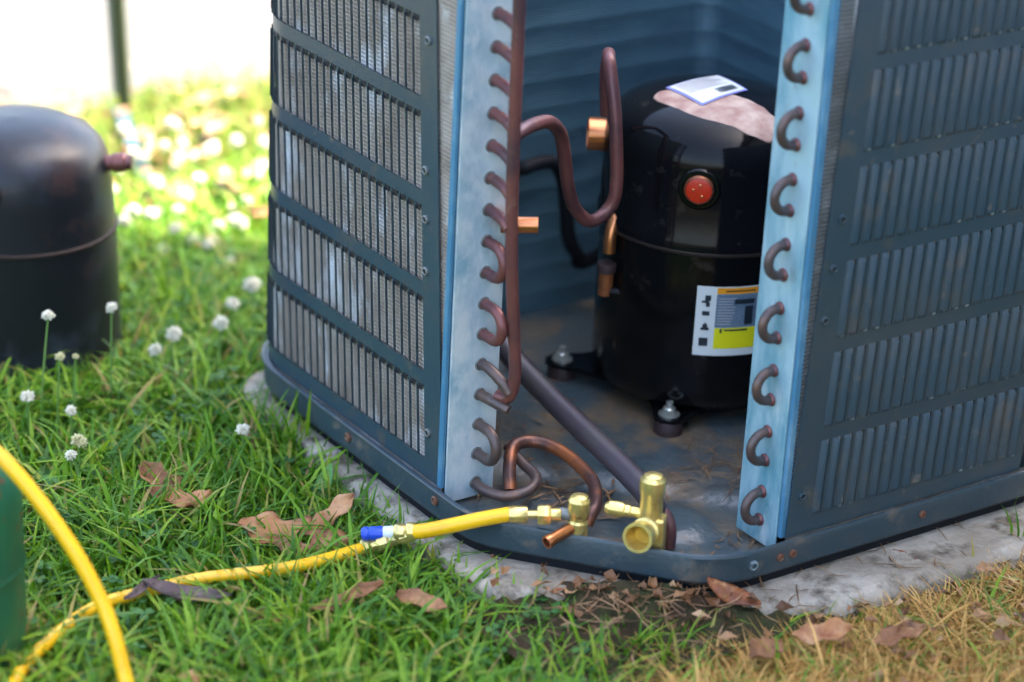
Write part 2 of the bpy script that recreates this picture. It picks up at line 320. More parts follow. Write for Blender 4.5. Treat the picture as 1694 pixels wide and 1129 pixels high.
while z < ZT:
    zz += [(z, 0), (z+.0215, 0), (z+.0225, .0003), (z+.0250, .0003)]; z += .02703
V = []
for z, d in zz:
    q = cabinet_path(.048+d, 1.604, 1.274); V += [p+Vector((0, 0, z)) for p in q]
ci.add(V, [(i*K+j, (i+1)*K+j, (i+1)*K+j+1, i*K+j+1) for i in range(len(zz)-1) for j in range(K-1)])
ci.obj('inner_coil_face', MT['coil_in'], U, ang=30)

# --- louvred wrap panel
P_L, P_R = .01187, .01222          # louvre pitch on the two faces
SL_L, SL_R = .088, -.043           # lean of the louvre columns
ROWZ = [.0422+.0773*k for k in range(6)]; ROWH = .0652
SW = .0096
xL, yR = 1.075, 1.392; RC = .072; yC = 1.945-RC
def left_pt(s, z, n=0):            # s = distance along the left face (the y coordinate while straight), n = outwards
    if s <= yC: return Vector((xL-n, s, z))
    ph = (s-yC)/RC
    if ph > PI/2: e = s-yC-RC*PI/2; return Vector((xL+RC+e, yC+RC+n, z))
    return Vector((xL+RC-(RC+n)*math.cos(ph), yC+(RC+n)*math.sin(ph), z))
shearL = lambda z: SL_L*(z-.2)*max(0, 1)
def louvre_mesh(name, slope, open_top, metal_glint=1):
    # local: x = away from the slot, y = outwards, z = up; root on x=0; blade leans over the slot (towards -x)
    b = MB(); h = ROWH
    sec = [(0, 0), (-.0005, .0009), (-.0012, .0017), (-.0020, .0021)] if open_top else [(0, 0), (-.0014, .0014), (-.0032, .0025), (-.0056, .0031)]
    def sh(x, y, z): return (x+slope*z, y, z)
    Vv = []
    lv = ((0, .12), (.0028, 1), (h-.0028, 1), (h-.0035 if open_top else h, 1 if open_top else .12))
    for (z, f) in lv: Vv += [sh(x, y*f, z) for x, y in sec]
    b.add(Vv, [(i*4+j, i*4+j+1, (i+1)*4+j+1, (i+1)*4+j) for i in (1, 2) for j in range(3)])
    b.add(Vv[:8], [(j, j+1, 4+j+1, 4+j) for j in range(2)], 0)
    b.add(Vv[:8], [(2, 3, 7, 6)], 1 if open_top else 0)
    b.add([sh(0, 0, 0), sh(-.0046, 0, 0), sh(sec[3][0], sec[3][1], .0028), sh(sec[2][0], sec[2][1], .0028), sh(0, .0, .002)], [(0, 1, 2, 3, 4)], 1)
    if not open_top:   # sky highlight at the lower tip, painted as a bright metal patch
        b.add([sh(-.0052, .0022, .0008), sh(-.0026, .0012, .0008), sh(-.0026, .0027, .0034), sh(-.0052, .0036, .0034)], [(0, 1, 2, 3)], metal_glint)
    if open_top:   # punched relief hole at the upper end of the slot
        b.add([sh(-.0064, -.0006, h-.0058), sh(-.0002, -.0006, h-.0058), sh(-.0002, -.0006, h-.0004), sh(-.0064, -.0006, h-.0004)], [(0, 1, 2, 3)], 2)
    else:
        b.add([sh(0, 0, h), sh(-.0046, 0, h), sh(sec[3][0], sec[3][1], h-.0028), sh(sec[2][0], sec[2][1], h-.0028), sh(0, .0, h-.002)], [(0, 4, 3, 2, 1)], 0)
    me = bpy.data.meshes.new(name); me.from_pydata(b.v, [], b.f); me.update()
    for q in ('paint', 'metal_glint', 'dark'): me.materials.append(MT[q])
    me.polygons.foreach_set('material_index', b.m); me.shade_smooth(); me.set_sharp_from_angle(angle=R(35)); return me
def slotted(fn, s0, s1, slots, ztop, zbot, slope, name, step=.006, edge_fn=None):
    """sheet with a window cut for every louvre"""
    b = MB()
    def row(za, zb, cuts):
        br = [s0]
        for a, c in cuts: br += [a, c]
        br.append(s1)
        i = 0
        while i < len(br)-1:
            if i % 2 == 0:
                a, c = br[i], br[i+1]; k = max(1, int((c-a)/step))
                for q in range(k):
                    u0, u1 = a+(c-a)*q/k, a+(c-a)*(q+1)/k
                    b.add([fn(u0+slope*(za-.2), za), fn(u1+slope*(za-.2), za), fn(u1+slope*(zb-.2), zb), fn(u0+slope*(zb-.2), zb)], [(0, 1, 2, 3)])
            i += 1
    zc = zbot
    for z in ROWZ:
        row(zc, z, []); row(z, z+ROWH, slots); zc = z+ROWH
    row(zc, ztop, [])
    return b
slotsL = []; s = 1.6495+P_L*0
NL, NR = 24, 19
for i in range(NL): a = 1.6460+i*P_L; slotsL.append((a-SW+.0046, a+.0046))
pl = slotted(left_pt, 1.6160, yC+RC*PI/2+.35, slotsL, HT, .0265, SL_L, 'x')
PL = pl.obj('louvred_panel', MT['paint'], U, False)
def right_pt(s, z): return Vector((s, yR, z))
slotsR = [(1.3030+i*P_R, 1.3030+i*P_R+SW) for i in range(NR)]
pr = slotted(right_pt, 1.2785, 1.54, slotsR, HT, .0265, -SL_R*1.0, 'x')
PR = pr.obj('louvred_panel', MT['paint'], U, False)
for o in (PL, PR):
    sm = o.modifiers.new('thick', 'SOLIDIFY'); sm.thickness = .0012; sm.offset = 0
rw = MB(); x0, x1, y0, y1 = path_off(.0016)
rp = fillet([Vector((1.515, y0, 0)), Vector((x1, y0, 0)), Vector((x1, y1, 0)), Vector((1.50, y1, 0))], RC, 10, closed=False)
rw.add([p+Vector((0, 0, z)) for z in (.0265, HT) for p in rp], [(j, j+1, len(rp)+j+1, len(rp)+j) for j in range(len(rp)-1)])
o = rw.obj('side_panel', MT['paint'], U); sm = o.modifiers.new('thick', 'SOLIDIFY'); sm.thickness = .0012; sm.offset = 0
meL, meR, meR0 = louvre_mesh('louvre', SL_L, True), louvre_mesh('louvre', SL_R, False), louvre_mesh('louvre', SL_R, False, 0)
def put(me, parent, P, ang, name='louvre'):
    o = bpy.data.objects.new(name, me); col.objects.link(o); o.parent = parent; o.location = P-wloc(parent); o.rotation_euler = (0, 0, ang); return o
for z in ROWZ:
    for i in range(NL):
        s = slotsL[i][1]+SL_L*(z-.2)
        ph = max(0, min(PI/2, (s-yC)/RC))
        put(meL, PL, left_pt(s, z, .0007), PI/2-ph+random.uniform(-.06, .06))
    for i in range(NR):
        x = slotsR[i][0]-SL_R*(z-.2)
        put(meR if random.random() < .25+.9*(z-.05) else meR0, PR, Vector((x, yR-.0007, z)), PI+random.uniform(-.03, .03))
# top rim of the cabinet
rim = MB(); q = cabinet_path(-.001, 1.60, 1.275); rim.tube([p+Vector((0, 0, HT)) for p in q], .004, 6); rim.obj('top_rim', MT['paint'], U)

# screw holes and screws
MT['dull'] = mat('dull_steel', (.16, .17, .16), .5, .4)
def ring_hole(P, nrm, r, parent, mat_ring='dull', mat_in='dark', name='screw_hole'):
    nrm = Vector(nrm); b = MB(); b.lathe([(r*.55, .0016), (r*.7, .0022), (r, .0016), (r, -.001)], P, 14, nrm); b.lathe([(r*.57, .0012), (0, .0010)], P, 14, nrm, 1)
    return b.obj(name, [MT[mat_ring], MT[mat_in]], parent)
for (y, z) in ((1.642, .293), (1.639, .252), (1.636, .208), (1.6235, .068), (1.645, .40)): ring_hole(Vector((xL-.0006, y, z)), (-1, 0, 0), .0038, PL)
for (x, z) in ((1.2955, .299), (1.2915, .258), (1.2885, .215), (1.284, .062)): ring_hole(Vector((x, yR-.0006, z)), (0, -1, 0), .0036, PR, 'paint')
nC = Vector((-.778, -.628, 0)).normalized()
for (x, y, z, mr_) in ((1.2345, 1.3862, .014, 'metal_glint'), (1.262, 1.386, .0145, 'rust'), (1.275, 1.386, .0145, 'rust'), (1.4165, 1.386, .015, 'rust'), (1.54, 1.386, .016, 'rust')):
    ring_hole(Vector((x, y-.0004, z)), (0, -1, 0), .0042 if mr_ == 'metal_glint' else .0034, panO, mr_, 'paint' if mr_ == 'metal_glint' else 'rust', 'screw')
for (y, z) in ((1.60, .017), (1.74, .016)): ring_hole(Vector((1.0686, y, z)), (-1, 0, 0), .0042, panO, 'rust', 'rust', 'screw')

# --- tube sheets
def sheet(a, b_, name, parts, m_main):
    o = MB()
    for p0, p1 in parts: o.box(p0, p1)
    return o.obj(name, m_main, U, False)
bevel = lambda o, w=.0008: (lambda md: (setattr(md, 'width', w), setattr(md, 'segments', 2)))(o.modifiers.new('bevel', 'BEVEL'))
SLt = MB().box((1.0775, 1.5990, .012), (1.1255, 1.6010, HT-.006)).obj('tube_sheet', MT['galv_l'], U, False); bevel(SLt)
o = MB().box((1.0735, 1.6005, .026), (1.0772, 1.6065, HT-.007)).obj('flange', MT['flange'], SLt, False); bevel(o)
SRt = MB().box((1.2665, 1.3985, .012), (1.2685, 1.4480, HT-.006)).obj('tube_sheet', MT['galv_r'], U, False); bevel(SRt)
o = MB().box((1.2675, 1.3935, .026), (1.2735, 1.3982, HT-.007)).obj('flange', MT['flange'], SRt, False); bevel(o)
# crimped fin edges that show between sheet and panel
fe = MB(); z = .03
while z < HT-.012:
    fe.box((1.0770, 1.6072, z), (1.0815, 1.6330, z+.0021)); z += .0036
FE = fe
fg = mat('fin_edge_grey', (.10, .11, .115), .5, .4, .5, [((.24, .26, .26), 60, .5, .7), ((.22, .15, .09), 30, .64, .78)])
FE.obj('fin_edge', mat('fin_edge_brown', (.30, .26, .22), .6, .2, .4, [((.16, .13, .10), 40, .45, .7), ((.62, .64, .64), 26, .56, .72)]), U, False, kind='stuff')
fe = MB(); z = .03
while z < HT-.012:
    fe.box((1.2740, 1.3930, z), (1.2880, 1.3990, z+.0022)); z += .0036
fe.obj('fin_edge', fg, U, False, kind='stuff')

# --- tubes on the right sheet: return bends
yb = 1.4195
for k in range(9):
    zc = .4756-.0538*k; b = MB(); pts = [Vector((1.2685, yb, zc+.0128)), Vector((1.2635, yb, zc+.0128))]
    pts += [Vector((1.2625-.0128*math.sin(a), yb-.0, zc+.0128*math.cos(a))) for a in np.linspace(0, PI, 13)] + [Vector((1.2635, yb, zc-.0128)), Vector((1.2685, yb, zc-.0128))]
    b.tube(pts, .0040, 12); b.obj('return_bend', MT['mauve_dark'], SRt)
    for sg in (1, -1):
        c = MB(); c.lathe([(.0042, .0030), (.0050, .0024), (.0056, .0004)], (1.2665, yb, zc+sg*.0128), 14, (-1, 0, 0)); c.obj('braze_ring', MT['mauve'], SRt)
# --- left sheet: stubs, bends, header
ZS = [.4307-.02703*i for i in range(16)]; xs_ = 1.107; rT = .0046
copper_tip = MT['mauve']
for i in range(-2, 16):
    z = .4307-.02703*i
    c = MB(); c.lathe([(.0046, .0012), (.0054, .0010), (.0058, 0)], (xs_, 1.5990, z), 14, (0, -1, 0)); c.obj('tube_collar', MT['dull'], SLt)
    if i <= 6:
        b = MB(); b.tube(spline([(xs_, 1.602, z), (xs_, 1.590, z), (xs_-.0005, 1.576, z-.002), (xs_-.001, 1.567, z-.006)], 5), rT, 12); b.obj('inlet_tube', MT['mauve'], SLt)
def ubend(za, zb, dep=.024, m_='mauve'):
    rr = (za-zb)/2; zc = (za+zb)/2
    pts = [Vector((xs_, 1.602, za)), Vector((xs_, 1.599-dep+rr, za))]+[Vector((xs_, 1.599-dep+rr-rr*math.sin(a), zc+rr*math.cos(a))) for a in np.linspace(.1, PI-.1, 12)]+[Vector((xs_, 1.599-dep+rr, zb)), Vector((xs_, 1.602, zb))]
    b = MB(); b.tube(pts, rT, 12); b.obj('return_bend', MT[m_], SLt)
ubend(ZS[7], ZS[8], .026); ubend(ZS[9], ZS[10], .028); ubend(ZS[13], ZS[14], .028, 'mauve_dark')
for i, e in ((11, -.016), (12, -.004)):
    b = MB(); b.tube(spline([(xs_, 1.602, ZS[i]), (xs_+.001, 1.588, ZS[i]), (xs_+.005, 1.574, ZS[i]+e*.5), (xs_+.008, 1.568, ZS[i]+e)], 6), rT, 12); b.obj('inlet_tube', MT['mauve_dark'], SLt)
b = MB(); b.tube(spline([(xs_, 1.602, ZS[15]), (xs_+.001, 1.585, ZS[15]-.002), (xs_+.010, 1.566, ZS[15]-.001), (xs_+.028, 1.560, ZS[15]+.003), (xs_+.043, 1.572, ZS[15]+.006), (1.152, 1.595, .034), (1.152, 1.618, .040)], 8), rT, 12)
b.obj('distributor_tube', MT['mauve_dark'], SLt)
b = MB(); b.tube(spline([(1.1025, 1.567, HT+.0), (1.1043, 1.567, .4508), (1.1065, 1.567, .3037), (1.1105, 1.567, .2264), (1.1165, 1.567, .167), (1.1190, 1.567, .128), (1.1165, 1.572, .112), (1.113, 1.582, .110)], 8), .0052, 14)
b.obj('header_pipe', MT['mauve'], U)

# --- hot gas line: leaves the header, loops down, rises in front of the compressor
HG = [(1.1101, 1.5734, 0.3377), (1.1292, 1.5861, 0.3368), (1.1517, 1.6016, 0.3332), (1.1747, 1.6152, 0.3266), (1.1967, 1.6302, 0.3088), (1.2072, 1.6368, 0.2850), (1.2163, 1.6413, 0.2554), (1.2291, 1.6465, 0.2321), (1.2458, 1.6472, 0.2180), (1.2639, 1.6491, 0.2231), (1.2712, 1.6473, 0.2433), (1.2708, 1.6541, 0.3018), (1.2721, 1.6670, 0.3405), (1.2772, 1.6775, 0.3495), (1.2931, 1.6992, 0.3435), (1.2961, 1.7042, 0.3225), (1.2991, 1.7042, 0.2875)]
b = MB(); b.tube(spline(HG, 8), .0058, 14); b.obj('discharge_pipe', MT['mauve'], U)
b = MB(); b.tube(spline([(1.16, 1.70, .17), (1.3206, 1.8720, 0.1702), (1.3365, 1.8720, 0.1785), (1.3571, 1.8720, 0.1812), (1.3713, 1.8720, 0.1765), (1.3810, 1.8720, 0.1579), (1.3868, 1.8720, 0.1262), (1.3924, 1.8720, 0.0973), (1.4030, 1.8720, 0.0798), (1.4181, 1.8720, 0.0707), (1.46, 1.78, .155)], 8), .0068, 14); b.obj('pipe_shadow', MT['shade_black'], U)  # cast shadow of the copper pipe, built as a black tube
# cut copper stub behind the header
b = MB(); b.lathe([(.0045, .030), (.0068, .030), (.0068, .0), (0, 0)], (1.115, 1.592, .2565), 18, (.80, -.58, .05)); b.lathe([(.0045, .0298), (0, .0296)], (1.115, 1.592, .2565), 18, (.80, -.58, .05), 1); b.obj('cut_pipe', [MT['copper'], MT['brass_dark']], U)
# suction line on the floor, from behind the left sheet to the big valve
b = MB(); b.tube(spline([(1.195, 1.775, .155), (1.20, 1.745, .115), (1.205, 1.700, .085), (1.207, 1.63, .065), (1.205, 1.55, .052), (1.200, 1.494, .045), (1.192, 1.466, .042), (1.184, 1.456, .041)], 8), .0102, 16); b.obj('suction_line', MT['mauve_grey'], U)
# liquid line to the small valve
b = MB(); b.tube(spline([(1.130, 1.580, .020), (1.138, 1.594, .036), (1.152, 1.608, .0450), (1.172, 1.604, .0455), (1.1830, 1.5785, .0430), (1.1770, 1.5310, .0410), (1.1590, 1.4995, .0385), (1.1470, 1.4890, .036), (1.141, 1.487, .028)], 8), .0056, 12); b.obj('liquid_line', MT['copper_liq'], U)
# elbow behind the large valve
b = MB(); b.tube(spline([(1.190, 1.466, .040), (1.1945, 1.455, .040), (1.1965, 1.448, .030), (1.1965, 1.447, .012)], 6), .0052, 12); b.obj('elbow', MT['mauve'], U)

# --- service valves on the cut corner
T = Vector((.666, -.746, 0)); N_ = Vector((-.746, -.666, 0)); ZU = Vector((0, 0, 1))
def hexnut(b, P, ax, r, l, mi=0): b.lathe([(0, 0), (r*.86, 0), (r, l*.12), (r, l*.88), (r*.86, l), (0, l)], P, 6, ax, mi)
V1 = empty('x', (1.1315, 1.4860, .012)); V1.name = 'liquid_valve'; WL[V1.name] = Vector((1.1315, 1.4860, .012)); V1.parent = U; V1.location = WL[V1.name]-WL[U.name]
c = Vector((1.1315, 1.4860, 0))
b = MB(); b.lathe([(0, .008), (.0085, .008), (.0088, .012), (.0086, .034), (.0072, .036), (.0072, .038), (.0084, .040), (.0092, .046), (.0090, .053), (.0070, .0565), (.0030, .058), (0, .058)], c, 20); b.obj('valve_body', MT['brass'], V1, ang=24)
b = MB(); d = (N_*.78-T*.60-ZU*.22).normalized(); s0 = c+ZU*.031
b.lathe([(.0050, 0), (.0050, .027), (.0056, .028), (.0056, .033), (.0040, .033), (.0038, .020), (0, .020)], s0, 18, d); b.obj('copper_stub', MT['copper'], V1)
b = MB(); dl = (-T+ZU*.02).normalized(); s1 = c+ZU*.0385
b.lathe([(.0048, .006), (.0048, .016), (0, .016)], s1, 14, dl); b.obj('port', MT['dull'], V1)
b = MB(); hexnut(b, c+N_*.0075+ZU*.0105+T*.003, N_, .0034, .003); b.obj('bolt', MT['rust'], V1)
V2 = empty('x', (1.1735, 1.4455, .012)); V2.name = 'suction_valve'; WL[V2.name] = Vector((1.1735, 1.4455, .012)); V2.parent = U; V2.location = WL[V2.name]-WL[U.name]
c2 = Vector((1.1715, 1.4435, 0))
b = MB(); b.lathe([(0, .046), (.0100, .047), (.0092, .050), (.0094, .066), (.0104, .070), (.0108, .076), (.0104, .081), (.0080, .083), (.0075, .0845), (.0040, .0855), (0, .0858)], c2, 22); b.obj('cap', MT['brass'], V2, ang=24)
b = MB(); 
q0 = c2+T*.004
def blk(a, bb, P0, z0, z1, taper=1.0):
    V = []
    for z, k in ((z0, taper), (z1, 1)):
        for sx, sy in ((-1, -1), (1, -1), (1, 1), (-1, 1)): V.append(P0+T*(sx*a*k)+N_*(sy*bb*k)+ZU*z)
    b.add(V, [(0, 3, 2, 1), (4, 5, 6, 7), (0, 1, 5, 4), (1, 2, 6, 5), (2, 3, 7, 6), (3, 0, 4, 7)])
blk(.0088, .008, q0, .014, .049, 1.0); o = b.obj('valve_body', MT['brass'], V2, False); bevel(o, .002)
b = MB(); dp = (N_*.95-T*.14+ZU*.16).normalized(); s2 = c2+ZU*.037
b.lathe([(.0118, .003), (.0118, .012), (.0095, .013), (.0095, .020), (.0122, .021), (.0124, .030), (.0098, .030), (.0090, .012), (0, .012)], s2, 26, dp); b.obj('port', MT['brass'], V2, ang=24)
b = MB(); b.lathe([(.0089, .0126), (0, .0125)], s2, 26, dp); b.obj('bore', MT['brass_dark'], V2)
b = MB(); da = (-T+ZU*.08+N_*.1).normalized(); b.lathe([(.0045, .004), (.0045, .016), (.0052, .017), (.0052, .021), (.0060, .022), (.0066, .028), (.0060, .034), (.0035, .037), (0, .0375)], c2+ZU*.049, 16, da); b.obj('service_port', MT['brass'], V2, ang=24)
for k in (-.006, .004):
    b = MB(); hexnut(b, c2+T*(k+.006)+N_*.006+ZU*.0095, N_, .0036, .004); b.obj('bolt', MT['rust'], V2)

# --- litter on the pan floor
def straws(n, fn, lmin, lmax, w, zspread, matn, name, parent=None, curl=.2):
    b = MB()
    for i in range(n):
        x, y, z = fn(); a = random.uniform(0, PI) if not isinstance(fn, tuple) else 0; l = random.uniform(lmin, lmax); t = random.uniform(-curl, curl)
        d = Vector((math.cos(a), math.sin(a), 0)); p = Vector((-d.y, d.x, 0)); z += random.uniform(0, zspread); pts = []
        for k in range(4):
            f = k/3-.5; c_ = Vector((x, y, z))+d*l*f+p*l*t*f*f*2+ZU*random.uniform(0, .002)
            ww = w*(1-abs(f)*1.2); pts += [c_+p*ww, c_-p*ww]
        b.add(pts, [(2*k, 2*k+1, 2*k+3, 2*k+2) for k in range(3)])
    return b.obj(name, MT[matn], parent, False, kind='stuff')
def fl_pt(x0, y0, sx, sy):
    def f():
        x, y = random.gauss(x0, sx), random.gauss(y0, sy); return x, y, floor_h(x, y)+.0006
    return f
straws(60, fl_pt(1.30, 1.53, .035, .022), .012, .045, .0005, .003, 'straw', 'pine_straw', U)
straws(40, fl_pt(1.175, 1.56, .03, .03), .008, .03, .0012, .003, 'straw', 'pine_straw', U)
straws(26, fl_pt(1.21, 1.70, .03, .05), .008, .03, .0010, .003, 'straw', 'pine_straw', U)
straws(40, fl_pt(1.27, 1.43, .03, .008), .006, .02, .0010, .002, 'straw', 'pine_straw', U)

# ------------------------------------------------------------------ compressor inside the unit
CC = Vector((1.365, 1.637, 0)); rC = .095
CN = Vector((1.4045, 1.6830, 0))
CO = empty('compressor', (CN.x, CN.y, .016), 'glossy black welded compressor with warning label standing inside the open condenser unit', 'compressor')
XF = (np.array((CC.x, CC.y, .05)), np.array((CN.x, CN.y, .0235)), 1.028)
prof = [(0, .050), (.055, .051), (.080, .055), (.0905, .064), (.0935, .078), (.0935, .200), (.0935, .2065)]
b = MB(); b.lathe(prof, CC, 64); b.obj('lower_shell', MT['shell_plain'], CO)
prof = [(.0965, .2055), (.0965, .215), (.095, .218), (.095, .278), (.0935, .288), (.089, .298), (.082, .3055), (.070, .312), (.050, .3185), (.025, .3215), (0, .3225)]
b = MB(); b.lathe(prof, CC, 64); dome = b.obj('upper_shell', MT['shell'], CO)
b = MB(); b.lathe([(.0945, .2030), (.0962, .2045), (.0968, .2065), (.0960, .2085), (.0950, .209)], CC, 64); b.obj('weld_seam', MT['seam'], CO)
# feet with arms, grommets, bolts
XF = None
for (fx, fy) in ((1.3225, 1.6150), (1.3080, 1.7580), (1.478, 1.757), (1.492, 1.614)):
    p = Vector((fx, fy, 0)); d = (p-CN); d.z = 0; L = d.length; d.normalize(); w = Vector((-d.y, d.x, 0)); A = CN+d*.045; b = MB(); prof2 = []
    for t, ww in ((0, .040), (.5, .030), (.78, .019), (.95, .0155), (1.12, .012), (1.20, .005)):
        q = A+d*(L-.045)*t; prof2 += [q+w*ww, q-w*ww]
    k = len(prof2)//2
    b.add([v+ZU*.0325 for v in prof2]+[v+ZU*.0290 for v in prof2], [(2*i, 2*i+1, 2*i+3, 2*i+2) for i in range(k-1)]+[(2*k+2*i, 2*k+2*i+2, 2*k+2*i+3, 2*k+2*i+1) for i in range(k-1)]+[(2*i, 2*i+2, 2*k+2*i+2, 2*k+2*i) for i in range(k-1)]+[(2*i+1, 2*k+2*i+1, 2*k+2*i+3, 2*i+3) for i in range(k-1)]+[(2*k-2, 2*k-1, 4*k-1, 4*k-2)])
    ft = b.obj('foot', MT['shell_plain'], CO, ang=30)
    b = MB(); b.lathe([(0, .013), (.0125, .013), (.0130, .016), (.0130, .0265), (.0115, .0288), (0, .0288)], p, 20); b.obj('grommet', MT['rubber'], ft)
    b = MB(); b.lathe([(0, .0327), (.0095, .0327), (.0095, .0343), (0, .0343)], p, 18); hexnut(b, p+ZU*.0343, (0, 0, 1), .0062, .0055); b.lathe([(.0032, .0395), (.0032, .0455), (0, .0455)], p, 10); b.obj('bolt', MT['steel'], ft)
XF = (np.array((CC.x, CC.y, .05)), np.array((CN.x, CN.y, .0235)), 1.028)
# red sight plug in a recessed cup
a0 = R(-135.2); dr = Vector((math.cos(a0), math.sin(a0), 0)); P = CC+dr*.0950+ZU*.2634
b = MB(); b.lathe([(.0185, -.004), (.0180, .0005), (.0165, .002), (.0140, .0022), (.0132, .000)], P, 28, dr); b.obj('plug_ring', MT['shell_plain'], CO)
b = MB(); b.lathe([(.0128, .0), (.0128, .003), (.0112, .0044), (.0108, .003)], P, 28, dr); b.obj('plug_rim', MT['copper_liq'], CO)
b = MB(); b.lathe([(.0110, .0), (.0110, .0034), (.0085, .0042), (0, .0044)], P, 28, dr); pg = b.obj('plug', MT['red'], CO)
sd_ = ZU.cross(dr)
for (u, v) in ((-.0045, .0005), (.003, -.0045), (.001, .005)):
    b = MB(); b.lathe([(.0013, .003), (.0013, .0056), (0, .006)], P+sd_*u+ZU*v, 8, dr); b.obj('pin', MT['copper'], pg)
# curved warning label
def curved(b, a1, a2, z1, z2, r, n=10):
    V = []
    for i in range(n+1):
        a = R(a1+(a2-a1)*i/n); V += [CC+Vector((math.cos(a)*r, math.sin(a)*r, z1)), CC+Vector((math.cos(a)*r, math.sin(a)*r, z2))]
    b.add(V, [(2*i, 2*i+2, 2*i+3, 2*i+1) for i in range(n)])
LA, LB, LZ0, LZ1 = -132.0, -78, .1135, .1770
b = MB(); curved(b, LA, LB, LZ0, LZ1, .0939, 16); lb = b.obj('warning_label', MT['white_l'], CO)
def lab(a1, a2, z1, z2, m_, nm, r=.0942):
    b = MB(); curved(b, a1, a2, z1, z2, r, 8); return b.obj(nm, MT[m_], lb)
lab(-121.6, LB+1, .1705, .1760, 'orange_l', 'orange_strip'); lab(-121.6, LB+1, .1395, .1702, 'blue_l', 'text_panel'); lab(-121.6, LB+1, .1202, .1392, 'yellow_l', 'yellow_strip')
for i in range(10): lab(-120.6, -111-random.uniform(0, 3), .1425+i*.0026, .1433+i*.0026, 'greyink', 'text_line', .0944)
lab(-106.0, -101.5, .1420, .1590, 'ink', 'pictogram', .0944); lab(-112, -101.0, .1610, .1655, 'ink', 'pictogram', .0944); lab(-99.5, -98.6, .1405, .1695, 'greyink', 'text_line', .0944)
for z0, z1, a1, a2 in ((.1620, .1640, -129.2, -125.5), (.1640, .1690, -127.6, -124.6), (.1585, .1625, -127.0, -125), (.1505, .1545, -128.6, -124.8), (.1370, .1395, -128.8, -124.6), (.1395, .1425, -127.9, -125.4), (.1425, .1440, -127, -126.2), (.1225, .1300, -129.2, -124.6)):
    lab(a1, a2, z0, z1, 'ink', 'pictogram', .0944)
lab(-118.8, -117.6, .1345, .1385, 'ink', 'warning_mark', .0944); lab(-116.5, -104, .1365, .1380, 'ink', 'text_line', .0944)
lab(-117, -101, .1725, .1738, 'leaf_rust', 'text_line', .0944)
# paper label on the dome
def dome_z(x, y):
    r = math.hypot(x-CC.x, y-CC.y); pr_ = [(0, .3225), (.025, .3215), (.050, .3185), (.070, .312), (.082, .3055), (.089, .298)]
    for (ra, za), (rb, zb) in zip(pr_, pr_[1:]):
        if r <= rb: return za+(zb-za)*(r-ra)/(rb-ra)
    return .29
def dome_patch(cs, m_, nm, off, par, n=6):
    b = MB(); A, B, C_, D = [Vector((*q, 0)) for q in cs]; V = []
    for i in range(n+1):
        for j in range(n+1):
            u, v = i/n, j/n; p = (A*(1-u)+B*u)*(1-v)+(D*(1-u)+C_*u)*v; V.append((p.x, p.y, dome_z(p.x, p.y)+off))
    b.add(V, [(i*(n+1)+j, (i+1)*(n+1)+j, (i+1)*(n+1)+j+1, i*(n+1)+j+1) for i in range(n) for j in range(n)]); return b.obj(nm, MT[m_], par)
cs = [(1.328, 1.663), (1.390, 1.669), (1.384, 1.621), (1.327, 1.611)]
tl = dome_patch(cs, 'lav', 'paper_label', .0009, CO)
def inset(u0, v0, u1, v1):
    A, B, C_, D = [Vector((*q, 0)) for q in cs]
    f = lambda u, v: tuple(((A*(1-u)+B*u)*(1-v)+(D*(1-u)+C_*u)*v).xy)
    return [f(u0, v0), f(u1, v0), f(u1, v1), f(u0, v1)]
dome_patch(inset(.04, .04, .96, .96), 'white_l', 'label_face', .0014, tl)
for i in range(8): dome_patch(inset(.10, .09+i*.062, .66+random.uniform(0, .24), .118+i*.062), 'greyink', 'text_line', .0018, tl, 3)
for i in range(12): dome_patch(inset(.50+i*.032, .66, .51+i*.032+random.uniform(.002, .014), .88), 'ink', 'barcode_bar', .0018, tl, 2)
# stubs on the compressor's left side
b = MB(); d = Vector((-.80, .52, .02)).normalized(); s0 = Vector((1.299, 1.694, .272)); b.lathe([(.0145, -.02), (.0145, .022), (.0125, .022), (.0120, .004), (0, .004)], s0, 22, d); b.obj('suction_stub', MT['copper'], CO)
b = MB(); b.tube(spline([(1.288, 1.650, .222), (1.272, 1.648, .214), (1.2665, 1.646, .200), (1.2660, 1.6455, .186)], 6), .0055, 14); b.obj('discharge_stub', MT['copper'], CO)
b = MB(); b.lathe([(.0078, .010), (.0082, .008), (.0078, .006), (.0066, .005), (.0064, -.017), (.005, -.018), (0, -.018)], (1.2655, 1.6470, .1640), 18, (0, 0, 1)); pl2 = b.obj('process_stub', MT['copper_liq'], CO)
b = MB(); b.lathe([(.0082, .012), (.0086, .010), (.0082, .004), (.0068, .004)], (1.2655, 1.6470, .1640), 18, (0, 0, 1)); b.lathe([(.0082, .012), (0, .0122)], (1.2655, 1.6470, .1640), 18, (0, 0, 1)); b.obj('stub_collar', MT['rubber'], pl2)
b = MB(); b.tube([(1.2665, 1.6465, .1500), (1.29, 1.62, .150)], .005, 10); b.obj('stub_elbow', MT['shell_plain'], CO)

XF = None
